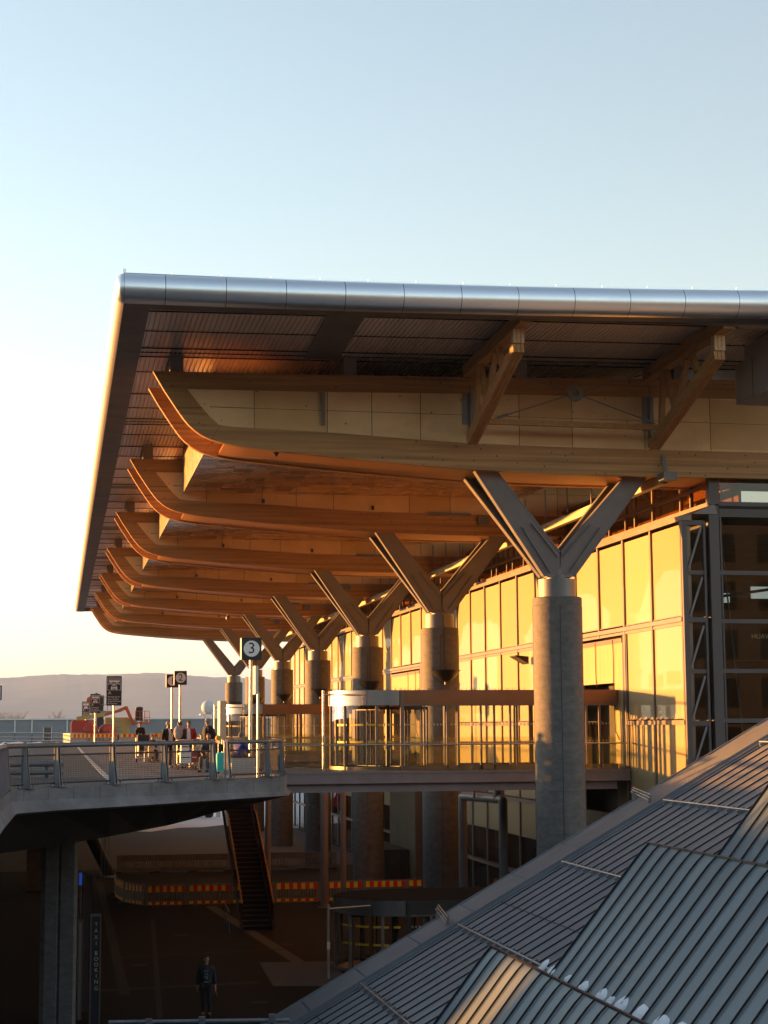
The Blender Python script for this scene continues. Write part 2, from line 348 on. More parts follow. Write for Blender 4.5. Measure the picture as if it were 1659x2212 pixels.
# hills on the horizon
def ridge(x):
    x=x/4.615; return 4.615*(74-.0135*(x+90)+6*math.sin(x*.004+1)+2.6*math.sin(x*.013)+1.2*math.sin(x*.041+2))+random.uniform(-2.2,3.2)
k=MB(); xs=[-900+i*22 for i in range(330)]; rows=[]
for j,(y,fh) in enumerate(((6200,0.0),(7600,.12),(9000,.3),(10600,.72),(12000,1.),(13200,.6))):
    rows.append([(x+(j%2)*7,y+180*math.sin(x*.0013+j),GZ-.5+max(0,(ridge(x)-GZ)*fh*(1+.12*math.sin(x*.0024+j*2)*(fh<1)))) for x in xs])
P=[p for r in rows for p in r]; n=len(xs)
k.add(P,[(j*n+i,j*n+i+1,(j+1)*n+i+1,(j+1)*n+i) for j in range(len(rows)-1) for i in range(n-1)],True)
struct('hills',k,'hill',(0,9000,GZ))

# haze box
hz=MB(); hz.box(-980,-140,GZ-1.1,6600,13800,420); hm=bpy.data.materials.new('haze_air'); hm.use_nodes=True
hn=hm.node_tree; hn.nodes.remove(hn.nodes['Principled BSDF']); pv=hn.nodes.new('ShaderNodeVolumePrincipled')
pv.inputs['Color'].default_value=(.68,.82,1,1); pv.inputs['Density'].default_value=HAZE; pv.inputs['Anisotropy'].default_value=-.4
hn.links.new(pv.outputs[0],hn.nodes['Material Output'].inputs['Volume']); MATS['haze_air']=hm
if HAZE>0: tag(hz.build('haze','haze_air'),None,None,None,'stuff')

# ------------------------------------------------------------------ raised road deck
E2=[(-1.55,-30),(-1.2,35.7),(-1.1,42.0),(.04,43.6),(1.38,44.9),(2.78,46.4),(4.24,48.1),(5.92,49.9),(6.55,50.6),(7.0,53.5),(7.1,59.4),(7.35,200)]
B2=[(-4.6,-30),(-4.0,37),(-1.6,46.2),(.3,49.9),(1.5,52.8),(2.6,55.6),(3.6,58.2),(4.6,61.5),(5.0,63.5),(5.2,66),(5.3,70),(5.4,200)]
def offs(P,d):
    out=[]
    for i,p in enumerate(P):
        a=Vector(P[max(0,i-1)]+(0,));b=Vector(P[min(len(P)-1,i+1)]+(0,));t=(b-a).normalized(); n=Vector((t.y,-t.x,0)); out.append((p[0]+n.x*d,p[1]+n.y*d))
    return out
def strip_faces(mb,A,zA,B,zB):
    n=len(A); zA=[zA]*n if not isinstance(zA,list) else zA; zB=[zB]*n if not isinstance(zB,list) else zB
    mb.add([(p[0],p[1],zA[i]) for i,p in enumerate(A)]+[(p[0],p[1],zB[i]) for i,p in enumerate(B)],[(i,i+1,n+i+1,n+i) for i in range(n-1)],False)
bridge=thing('road_bridge',(0,52,GZ),'curved grey concrete road bridge carrying the departures kerb, its underside in deep shade','bridge')
k=MB()
zmid=[-.28]*3+[-.30,-.32,-.35,-.38,-.42,-.45,-.45,-.45,-.45]; lip=offs(E2,.13)
strip_faces(k,E2,-.01,E2,zmid); strip_faces(k,E2,zmid,lip,-.56); strip_faces(k,lip,-.56,offs(E2,-.1),-.62)
EB=k
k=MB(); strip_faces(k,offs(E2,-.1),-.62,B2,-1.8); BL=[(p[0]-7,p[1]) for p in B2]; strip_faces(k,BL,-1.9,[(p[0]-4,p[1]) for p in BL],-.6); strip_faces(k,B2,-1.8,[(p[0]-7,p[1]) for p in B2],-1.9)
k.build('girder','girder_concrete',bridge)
# joints in the edge beam
k=EB; k.mi(1)
for t in range(3,9):
    for q in (.25,.75):
        a=Vector(E2[t-1]+(0,)).lerp(Vector(E2[t]+(0,)),q); d=(Vector(E2[t]+(0,))-Vector(E2[t-1]+(0,))).normalized(); n_=Vector((d.y,-d.x,0))
        zm=-.32-.016*t
        k.add([a+n_*.002+d*(-.007)+Vector((0,0,-.015)),a+n_*.002+d*.007+Vector((0,0,-.015)),a+n_*.002+d*.007+Vector((0,0,zm)),a+n_*.002-d*.007+Vector((0,0,zm))],[(0,1,2,3)],False)
        k.add([a+n_*.004-d*.007+Vector((0,0,zm)),a+n_*.004+d*.007+Vector((0,0,zm)),a+n_*.133+d*.007+Vector((0,0,-.555)),a+n_*.133-d*.007+Vector((0,0,-.555))],[(0,1,2,3)],False)
k.build('edge_beam',['parapet_concrete','girder_concrete'],bridge)
# pier
k=MB(); k.prism([(-.45,51.6),(-.32,51.4),(.02,51.4),(.06,51.46),(.12,51.4),(.5,51.4),(.6,51.55),(.6,53.6),(-.45,53.6)],'z',GZ,-1.7)
k.build('pier','column_concrete',bridge)
k=MB(); k.prism([(-1.6,95),(-.4,95),(-.4,98),(-1.6,98)],'z',GZ,-1.8); k.build('pier','column_concrete',bridge)
# road surface and pavement on the bridge
k=MB(); top=[p for p in E2]+[(-26,200),(-26,-30)]
k.add([(p[0],p[1],-.012) for p in top],[tuple(range(len(top)))]); struct('road',k,'asphalt',(0,60,0))
K2=[(1.35,45.5),(1.32,55),(1.30,70),(1.30,103),(1.33,137),(1.30,153),(1.3,200)]
k=MB(); pv_=[(1.40,45.3),(2.78,46.6),(4.24,48.3),(5.85,50.1),(6.4,50.8),(6.85,53.5),(6.95,59.4),(7.2,200)]+list(reversed(K2))
k.prism(pv_,'z',-.008,.0); struct('pavement',k,'pavement',(4,70,0))
k=MB(); strip_faces(k,K2,.012,[(p[0]+.16,p[1]) for p in K2],.012); strip_faces(k,K2,-.01,K2,.012); struct('kerb',k,'kerb')
# joints of the paving as shallow dark lines
k=MB()
for dy in range(0,26): 
    y=52+dy*4.0; k.box(1.55,y,.0,6.8,y+.03,.004)
for fx in (.35,.68): 
    k.quad((1.5+fx*4.5,52,.005),(1.53+fx*4.5,52,.005),(1.53+fx*4.5,190,.005),(1.5+fx*4.5,190,.005))
struct('paving_joints',k,'asphalt')
# heap of old snow at the far left of the bridge
k=MB(); nx=30
pts=[]
for j in range(5):
    for i in range(nx):
        h=[0,.16,.3,.2,0][j]*(.4+random.random())*(1 if i<nx-4 else .3)
        pts.append((-9+i*.42+random.uniform(-.1,.1),138+j*1.1+random.uniform(-.2,.2),h-.005))
k.add(pts,[(j*nx+i,j*nx+i+1,(j+1)*nx+i+1,(j+1)*nx+i) for j in range(4) for i in range(nx-1)],True)
tag(k.build('snow_bank','snow'),None,None,None,'stuff')

# ------------------------------------------------------------------ bridge railing (two sections)
def railing_section(label,us,last=False):
    """us: list of (X,Y) post positions along the kerb"""
    root=thing('bridge_railing',(us[0][0],us[0][1],0),label,'railing','railings along the edge of the road bridge')
    for i,(x,y) in enumerate(us):
        a=Vector(us[max(0,i-1)]+(0,));b=Vector(us[min(len(us)-1,i+1)]+(0,)); t=(b-a).normalized(); n=Vector((t.y,-t.x,0))
        P=Vector((x,y,0)); k=MB()
        # tapered flat post: wide at the foot, narrow at the rail, with a flange plate
        for off,th in ((-.04,.012),(.04,.012)):
            o=P+t*off
            prof=[(-.03,.0),(.15,.0),(.075,.62),(.05,1.0),(.0,1.09),(-.05,1.04),(-.05,.5)]
            A=[o+n*q[0]-t*th+Vector((0,0,q[1]+.03)) for q in prof]; B=[o+n*q[0]+t*th+Vector((0,0,q[1]+.03)) for q in prof]
            m=len(prof); k.add(A+B,[tuple(range(m)),tuple(range(2*m-1,m-1,-1))]+[(j,(j+1)%m,m+(j+1)%m,m+j) for j in range(m)])
        A=P-n*.06; k.hexa([A-t*.06+Vector((0,0,.03)),A+t*.06+Vector((0,0,.03)),A+t*.06+n*.03+Vector((0,0,.03)),A-t*.06+n*.03+Vector((0,0,.03)),A-t*.06+Vector((0,0,1.05)),A+t*.06+Vector((0,0,1.05)),A+t*.06+n*.03+Vector((0,0,1.05)),A-t*.06+n*.03+Vector((0,0,1.05))])
        k.mi(1).hexa([P+n*a_+t*b_+Vector((0,0,z)) for z in (.0,.03) for a_,b_ in ((-.16,-.16),(.24,-.16),(.24,.16),(-.16,.16))])
        for a_,b_ in ((-.1,-.11),(.18,-.11),(.18,.11),(-.1,.11)): k.tube(P+n*a_+t*b_+Vector((0,0,.03)),P+n*a_+t*b_+Vector((0,0,.085)),.022,6)
        k.build('post',['galvanized','rail_paint'],root)
    k=MB(); pts=[Vector((x,y,1.03)) for x,y in us]
    k.path(pts,.062,12); k.build('top_rail','rail_paint',root)
    for a,b in zip(us[:-1],us[1:]):
        A=Vector(a+(0,));B=Vector(b+(0,));d=(B-A);L=d.length;d.normalize();A=A+d*.1;L-=.2
        k=MB(); n=max(2,int(L/.058))
        for z,r in ((.79,.022),(.10,.022)): k.tube(A+Vector((0,0,z)),A+d*L+Vector((0,0,z)),r,6)
        for i in range(n+1): k.tube(A+d*(L*i/n)+Vector((0,0,.1)),A+d*(L*i/n)+Vector((0,0,.79)),.0042,4,cap=False)
        for j in range(1,13): k.tube(A+Vector((0,0,.1+.69*j/13)),A+d*L+Vector((0,0,.1+.69*j/13)),.0042,4,cap=False)
        k.build('mesh_panel','wire',root)
    return root
inn=offs(E2,-.16)
def pp(u):   # post place on the kerb line seen at picture column u
    best=None
    for (a,b) in zip(inn[2:9],inn[3:10]):
        for t in range(0,101):
            x=a[0]+(b[0]-a[0])*t/100;y=a[1]+(b[1]-a[1])*t/100
            d=Vector((x,y,0))-EYE; uu=829.5+CF*d.dot(CRR)/d.dot(CF0)
            if best is None or abs(uu-u)<best[0]: best=(abs(uu-u),x,y)
    return best[1:]
railing_section('long grey mesh railing along the concrete edge, in front of the standing people',[(-1.24,41.6)]+[pp(u) for u in (52,122,242,354,458)])
railing_section('short grey mesh railing at the right end of the concrete edge, before the seated people',[pp(u) for u in (490,576)]+[(6.78,53.4),(6.9,56.2)])
# dark finned railing on the near arm of the bridge, seen end-on
root=thing('bridge_railing',(-1.3,38,0),'dark finned railing seen end-on at the left edge of the picture','railing','railings along the edge of the road bridge')
for i in range(9):
    y=41.2-i*.75; k=MB(); x=-1.25-(41.2-y)*.004
    k.prism([(x-.04,0),(x+.12,0),(x+.05,.95),(x,1.08),(x-.04,1.08)],'y',y-.02,y+.02); k.build('post','steel_paint',root)
k=MB(); k.tube((-1.25,41.5,1.03),(-1.35,20,1.03),.06,10); k.build('top_rail','steel_paint',root)
k=MB(); 
for j in range(14): k.tube((-1.25,41.4,.1+j*.05),(-1.35,20,.1+j*.05),.006,4)
k.build('mesh_panel','wire',root)
# pipe crash barrier behind the mesh at left
root=thing('pipe_barrier',(-1,52,0),'two low dark horizontal pipes standing behind the mesh railing at left','barrier')
for z in (.37,.13):
    k=MB(); k.tube((-2.6,52,z+.02),(.12,52,z+.02),.075,12); k.build('pipe','rail_paint',root)
for x in (-2.2,-.35):
    k=MB(); k.box(x-.05,52.06,-.01,x+.05,52.16,.5); k.build('post','rail_paint',root)

# drains and covers in the plaza
for (u,v) in ((300,2085),(560,2165),(390,2020),(620,2040)):
    c=atZ(u,v,GZ+.006); k=MB(); disc(k,c,.32,(1,0,0),(0,1,0),20); struct('manhole_cover',k,'tactile')
for (a,b) in (((230,2070),(620,2050)),((330,1985),(345,2200))):
    strip(atZ(*a,GZ),atZ(*b,GZ),.18,GZ+.006,'drain_channel','tactile')
# ------------------------------------------------------------------ terminal roof (canopy)
ZS=lambda x: 13.16+.012*(x-2.2)          # height of the corrugated soffit
roof=thing('canopy_roof',(11,108,12.8),'huge overhanging terminal roof with rounded silver edge tube and corrugated metal soffit','roof')
YE0,YE1=45.4,170.
# near edge: rounded aluminium nose in segments with open joints
def zc(x): return 13.20+(.00095*(x-2)**2 if x>2 else 0)
seamx=[1.50]+[2.6+1.634*i for i in range(16)]
k=MB()
ang=[math.radians(a) for a in range(-90,91,9)]
for a,b in zip(seamx[:-1],seamx[1:]):
    a+=.008;b-=.008;P=[]
    for x in (a,b):
        for t in ang: P.append((x,YE0-.40*math.cos(t),zc(x)+.41*math.sin(t)))
    n=len(ang); k.mi(0).add(P,[(i,i+1,n+i+1,n+i) for i in range(n-1)],True)
n=len(ang)
cx_=[1.4+1.29*i for i in range(21)]
P=[(x,YE0-.385*math.cos(t),zc(x)+.395*math.sin(t)) for x in [max(1.52,q) for q in cx_] for t in ang]
k.mi(1).add(P,[(j*n+i,j*n+i+1,(j+1)*n+i+1,(j+1)*n+i) for j in range(20) for i in range(n-1)],True)
# end cap of the tube at the corner (dark return) 
k.build('edge_tube',['aluminium','dark_gap'],roof)
# left edge: rounded bright fascia along Y, mitred at the corner
k=MB(); ys=[YE0-.0]+[YE0+2.4*i for i in range(1,53)]
for a,b in zip(ys[:-1],ys[1:]):
    P=[]
    for y in (a+.006,b-.006):
        for t in ang: P.append((1.50-.26*math.cos(t),y,13.20+.41*math.sin(t)))
    k.mi(0).add(P,[(i,i+1,n+i+1,n+i) for i in range(n-1)],True)
P=[(1.52-.26*math.cos(t),y,13.20+.40*math.sin(t)) for y in (YE0,YE1) for t in ang]
k.mi(1).add(P,[(i,i+1,n+i+1,n+i) for i in range(n-1)],True)
P=[(1.50-.26*math.cos(t),YE0,13.20+.41*math.sin(t)) for t in ang]+[(1.50,YE0-.40*math.cos(t)*1,13.2+.41*math.sin(t)) for t in ang]
# corner piece: quarter of a rounded nose
m=9;P=[]
for i in range(m+1):
    q=PI/2*i/m
    for t in ang: P.append((1.50-.26*math.cos(t)*math.cos(q),YE0-.40*math.cos(t)*math.sin(q),13.20+.41*math.sin(t)))
k.mi(2).add(P,[(i*n+j,i*n+j+1,(i+1)*n+j+1,(i+1)*n+j) for i in range(m) for j in range(n-1)],True)
k.build('edge_fascia',['aluminium_fascia','dark_gap','aluminium'],roof)
# upstand flashing above the tube with lightning clips
k=MB()
for a,b in [(1.5+1.275*i,1.5+1.275*(i+1)) for i in range(20)]:
    k.hexa([(a,45.62,zc(a)+.40),(b,45.62,zc(b)+.40),(b,45.66,zc(b)+.40),(a,45.66,zc(a)+.40),(a,45.62,zc(a)+.51),(b,45.62,zc(b)+.51),(b,45.66,zc(b)+.51),(a,45.66,zc(a)+.51)])
for i in range(19): x=2.8+1.36*i; k.tube((x,45.64,zc(x)+.5),(x,45.64,zc(x)+.57),.012,5)
k.box(1.47,45.58,13.6,1.56,45.66,13.80)
k.build('flashing','aluminium',roof)
# flat soffit strips behind the noses
k=MB()
for i,(a,b) in enumerate(zip(ys[:-1],ys[1:])):
    for h in (0,1):
        y0=a+(b-a)*h/2+.006; y1=a+(b-a)*(h+1)/2-.006; y0=max(y0,45.95 if i==0 and h==0 else y0)
        k.mi(0).box(1.50,y0,12.785,2.20,y1,12.80)
k.mi(1).box(1.50,45.42,12.80,2.21,YE1,12.83)
k.mi(0).box(2.20,45.9,12.79,2.22,YE1,13.17)
for a,b in zip(seamx[1:-1],seamx[2:]): k.mi(0).hexa([(a+.006,45.40,zc(a)-.415),(b-.006,45.40,zc(b)-.415),(b-.006,45.95,zc(b)-.415),(a+.006,45.95,zc(a)-.415)]+[(a+.006,45.40,zc(a)-.40),(b-.006,45.40,zc(b)-.40),(b-.006,45.95,zc(b)-.40),(a+.006,45.95,zc(a)-.40)])
k.mi(0).box(1.5,45.40,12.785,2.6,45.93,12.80)
k.mi(0).quad((2.2,45.95,12.8),(27,45.95,13.05),(27,45.95,13.6),(2.2,45.95,13.25))
k.build('soffit_strip',['soffit_strip','dark_gap'],roof)
# corrugated deck: every rib is modelled
k=MB(); x=2.22; F=[];P=[]
prof=[]
while x<27: 
    for dx,dz in ((0,0),(.095,0),(.107,.045),(.138,.045),(.15,0)): prof.append((x+dx,ZS(x+dx)+dz-.045*0))
    x+=.15
Ys=[45.96,47.6,50.05,52.4,53.0,53.65,56.0]; y=56.0
st=[1.9,2.2,2.3,.55,.6,2.6]
i=0
while y<169: y+=st[i%6]*1.18 if False else [3.84,2.67,2.3,.6,.62,2.35,3.0,2.6][i%8]; i+=1; Ys.append(min(y,YE1))
nn=len(prof)
for j,(a,b) in enumerate(zip(Ys[:-1],Ys[1:])):
    dz=.012*(j%2)
    k.add([(p[0],y,p[1]-dz) for y in (a,b) for p in prof],[(q,q+1,nn+q+1,nn+q) for q in range(nn-1)],False)
k.build('corrugated_soffit','soffit_metal',roof)
k=MB()
for yy in Ys[1:-1]: k.hexa([(2.22,yy-.03,ZS(2.22)-.035),(27,yy-.03,ZS(27)-.035),(27,yy+.0,ZS(27)-.035),(2.22,yy+.0,ZS(2.22)-.035),(2.22,yy-.03,ZS(2.22)-.0),(27,yy-.03,ZS(27)-.0),(27,yy,ZS(27)-.0),(2.22,yy,ZS(2.22)-.0)])
k.build('purlin','dark_gap',roof)
k=MB(); k.hexa([(7.3,46.0,ZS(7.3)-.10),(8.4,46.0,ZS(8.4)-.10),(8.6,53.1,ZS(8.6)-.10),(7.5,53.1,ZS(7.5)-.10),(7.3,46.0,ZS(7.3)-.02),(8.4,46.0,ZS(8.4)-.02),(8.6,53.1,ZS(8.6)-.02),(7.5,53.1,ZS(7.5)-.02)])
k.build('soffit_band','soffit_strip',roof)
k=MB(); k.box(1.5,45.4,13.58,30,YE1,13.64); k.quad((1.5,YE1,12.79),(30,YE1,13.0),(30,YE1,13.6),(1.5,YE1,13.6)); k.build('roof_sheet','verge_metal',roof)

# ------------------------------------------------------------------ timber box beams
OUT=[(2.70,12.60),(3.13,11.89),(3.55,11.27),(3.80,10.95),(4.03,10.74),(4.32,10.55),(4.74,10.40),(5.3,10.29),(6.06,10.20),(8.14,10.02),(10.4,9.85),(12.68,9.71),(15,9.63),(17.37,9.60),(26,9.60)]
TOP=[(26,12.98),(21.33,12.92),(12.88,12.73),(6.65,12.63)]
LOW=[(26,12.32),(22.3,12.29),(12.87,12.19),(8.14,12.10),(3.78,12.06)]   # lower edge of the top chord
INN=[(26,10.48),(18.99,10.48),(12.85,10.55),(8.14,10.79),(5.2,10.885),(4.81,10.93)]   # upper edge of the bottom chord
W=1.5
def make_beam(yc):
    r=thing('timber_beam',(2.7,yc,9.6),'','timber beam','upturned timber box beams under the terminal roof')
    outer=[(3.022,12.055)]+OUT[1:]; inner=[(3.78,12.055),(4.12,11.62),(4.42,11.27),(4.62,11.08),(4.74,10.98),(4.81,10.93),(5.2,10.885),(5.6,10.87),(6.06,10.855),(8.14,10.79),(10.4,10.67),(12.68,10.555),(15,10.52),(17.37,10.49),(26,10.48)]
    def dense(P):          # Catmull-Rom through the measured points
        Q=[]
        for i in range(len(P)-1):
            p0=P[max(0,i-1)];p1=P[i];p2=P[i+1];p3=P[min(len(P)-1,i+2)]
            for t in (0,.25,.5,.75):
                Q.append(tuple(.5*(2*p1[c]+(p2[c]-p0[c])*t+(2*p0[c]-5*p1[c]+4*p2[c]-p3[c])*t*t+(3*p1[c]-p0[c]-3*p2[c]+p3[c])*t**3) for c in (0,1)))
        return Q+[P[-1]]
    od=dense(outer); idn=dense(inner); m=len(od)
    TH=.24
    for ya,yb in ((yc-W,yc-W+TH),(yc+W-TH,yc+W)):      # two timber plates, open towards the tip
        k=MB(); k.prism([(2.70,12.60),(3.02,12.06)]+list(reversed(LOW))+TOP,'y',ya,yb); k.build('top_chord','glulam',r)
        k=MB()
        for y in (ya,yb): k.add([(p[0],y,p[1]) for p in od]+[(p[0],y,p[1]) for p in idn],[(i,i+1,m+i+1,m+i) for i in range(m-1)],False)
        k.add([(p[0],ya,p[1]) for p in od]+[(p[0],yb,p[1]) for p in od],[(i,i+1,m+i+1,m+i) for i in range(m-1)],True)
        k.add([(p[0],ya,p[1]) for p in idn]+[(p[0],yb,p[1]) for p in idn],[(i,i+1,m+i+1,m+i) for i in range(m-1)],False)
        k.mi(1)
        for q0,q1 in (((3.45,11.43),(4.27,11.46)),((4.55,10.46),(4.83,10.90))):   # scarf joints
            for y in (ya-.0015,): k.add([(q0[0],y,q0[1]),(q1[0],y,q1[1]),(q1[0],y,q1[1]+.014),(q0[0],y,q0[1]+.014)],[(0,1,2,3)],False)
        k.build('bottom_chord',['glulam','dark_gap'],r)
        k=MB(); k.mi(0).prism([(3.72,12.10),(4.36,11.26),(4.80,10.86),(8.14,10.72),(12.85,10.48),(19,10.4),(26,10.4),(26,12.38),(12.87,12.25),(8.14,12.16)],'y',ya+.035,yb-.035)
        yf=ya+.031
        for x in (5.9,8.25,9.7,11.3,14.6,16.4,18.9,21.2): k.mi(1).box(x,yf,10.5,x+.018,yf+.02,12.15+.012*(x-4))
        k.mi(1).hexa([(4.5,yf,11.50),(26,yf,11.42),(26,yf+.02,11.42),(4.5,yf+.02,11.50),(4.5,yf,11.518),(26,yf,11.438),(26,yf+.02,11.438),(4.5,yf+.02,11.518)])
        px=[4.5,5.9,8.25,9.7,11.3,12.99,14.6,16.4,18.9,21.2,26]
        for i,(a,b) in enumerate(zip(px[:-1],px[1:])):
            if i==0: continue
            k.mi(2 if i in (1,6,9) else 0); zlo=lambda x: 10.86-.0165*(x-4.8)*2 if x<12.85 else 10.56
            for h0 in (0,1):
                zm=lambda x: 11.509-.0037*(x-4.5)
                if h0==0: q=[(a+.02,zm(a)+.025),(b-.004,zm(b)+.025),(b-.004,12.07+.0095*(b-4)),(a+.02,12.07+.0095*(a-4))]
                else: q=[(a+.02,zlo(a)),(b-.004,zlo(b)),(b-.004,zm(b)-.004),(a+.02,zm(a)-.004)]
                k.prism(q,'y',yf-.001,yf+.003)
        k.build('infill_panel',['plywood','dark_gap','plywood_brown'],r)
    k=MB(); cb=[p for p in od if p[0]>4.9]; n_=len(cb)
    for dz in (.05,.11): k.add([(p[0],yc-W+TH,p[1]+dz) for p in cb]+[(p[0],yc+W-TH,p[1]+dz) for p in cb],[(i,i+1,n_+i+1,n_+i) for i in range(n_-1)],True)
    p=cb[0]; k.quad((p[0],yc-W+TH,p[1]+.05),(p[0],yc+W-TH,p[1]+.05),(p[0]+.25,yc+W-TH,p[1]+.55),(p[0]+.25,yc-W+TH,p[1]+.55))
    k.build('soffit_board','glulam_red',r)
    k=MB(); k.box(6.5,yc-W+TH,12.35,26,yc+W-TH,12.40); k.build('top_board','glulam',r)
    k=MB()
    for x in (3.24,8.8,14.5,20): k.box(x,yc-W+.08,12.60,x+.42,yc+W-.6,ZS(x)+.03)
    k.build('roof_post','steel_paint',r)
    k=MB()
    for i in range(170):
        x=2.9+7*random.random()**1.4; y=yc-W+.05+random.random()*.3; h=random.uniform(.10,.2); z=12.62+.012*(x-2.7)
        k.add([(x-.005,y,z),(x+.005,y,z),(x,y+.005,z),(x+random.uniform(-.03,.03),y+random.uniform(-.03,.03),z+h)],[(0,1,3),(1,2,3),(2,0,3)],False)
    k.build('bird_spikes','wire',r)
    return r
YB=[54.7+18*i for i in range(7)]
ordn=['nearest','second','third','fourth','fifth','sixth','farthest']
proto=make_beam(YB[0])
beams=[proto]
def under(nm,i): return f'{ordn[i]} {nm}' 
for i in range(1,7):
    b=dup(proto,(0,18*i,0)); beams.append(b)
for i,b in enumerate(beams):
    b['label']= 'big timber box beam facing the camera, with panelled side and grey steel brackets' if i==0 else f'{ordn[i]} upturned timber beam counted from the camera, on top of the {ordn[i]} Y column'
# steel brackets on the front face of the nearest beam
def bracket(x,z0,z1,w,plate):
    k=MB(); yf=YB[0]-W; k.box(x-w/2,yf-.10,z0,x+w/2,yf-.002,z1); k.tube((x-w*.2,yf-.13,z0+.05),(x-w*.2,yf-.13,z1+.3 if plate else z1),.03,6)
    if plate: k.box(x-.28,yf-.03,z0+.55,x-w/2-.005,yf-.004,z1)
    k.build('bracket','steel_paint',proto)
bracket(8.12,11.0,12.05,.10,False); bracket(12.98,10.62,12.17,.17,True); bracket(19.1,10.55,12.25,.17,True)
# bolt pattern dots
k=MB()
for i in range(6):
    for j in range(3): k.box(15.3+i*.17,YB[0]-W-.004,9.9+j*.17,15.33+i*.17,YB[0]-W+.01,9.93+j*.17)
for i in range(7):
    for j in range(4): k.box(3.1+i*.16+j*.05,YB[0]-W-.004,12.2+j*.09,3.12+i*.16+j*.05,YB[0]-W+.01,12.22+j*.09)
k.build('bolt_heads','steel_paint',proto)
k=MB(); k.tube((6.66,YB[0]-1.1,10.16),(6.66,YB[0]-1.1,10.02),.11,10,r2=.02); k.build('spotlight','lamp_dark',proto)
for b,yy in ((beams[i],YB[i]) for i in range(1,6)):
    ORG[b.name]=Vector((2.7,yy,9.6))
    k=MB(); k.box(17.6,yy-W-.18,10.05,18.1,yy-W-.004,10.38); k.build('junction_box','verge_metal',b)
    k=MB(); k.box(15.4,yy-W-.12,10.42,17.3,yy-W-.004,10.54); k.build('tube_light','verge_metal',b)
    k=MB(); k.tube((8.3,yy-W-.08,11.0),(8.3,yy-W-.08,10.82),.06,8); k.tube((13,yy-W-.08,10.8),(13,yy-W-.08,10.62),.06,8); k.build('spotlight','lamp_dark',b)

# ------------------------------------------------------------------ suspended metal ceilings between the beams
def make_ceiling(y0):
    r=thing('suspended_ceiling',(4.9,y0,11.2),'','ceiling','shimmering metal ceilings hung between the timber beams')
    k=MB(); Y0=y0+W+.02; Y1=y0+18-W-.02; xs=[4.92+.74*i for i in range(12)]+[14.2,16.5,19.6]; ny=20
    for i in range(len(xs)-1):
        for j in range(ny):
            xa,xb_=xs[i],xs[i+1]; ya,yb=Y0+(Y1-Y0)*j/ny,Y0+(Y1-Y0)*(j+1)/ny; fade=max(0,1-(xa-4.9)/8.5)
            h=.035*fade*random.uniform(.4,1.2); t=random.uniform(-.03,.03)*fade
            k.mi(random.choice((0,0,0,1,1,2)) if fade>.25 else (0 if random.random()<.9 else 2))
            k.add([(xa,ya,11.24),(xb_,ya,11.24),(xb_,yb,11.24),(xa,yb,11.24),((xa+xb_)/2+t,(ya+yb)/2-t,11.24-h-.002)],[(0,1,4),(1,2,4),(2,3,4),(3,0,4)],True)
    k.build('ceiling_tiles',['ceiling_foil','ceiling_foil_pale','ceiling_foil_dark'],r)
    k=MB(); k.box(4.90,Y0,11.16,4.93,Y1,13.14); 
    for i in range(0,30): y=Y0+(Y1-Y0)*(i+.5)/30; k.box(4.885,y,11.16,4.90,y+.05,13.12)
    k.build('end_net','net',r)
    k=MB(); k.box(4.95,Y0,11.30,19.6,Y1,11.34); k.build('backing','dark_gap',r)
    return r
c0=make_ceiling(YB[0]); cl=[c0]+[dup(c0,(0,18*i,0)) for i in range(1,6)]
for i,c in enumerate(cl): c['label']=f'metal tiled ceiling with lit net end, hung between the {ordn[i]} and {ordn[i+1]} timber beams'

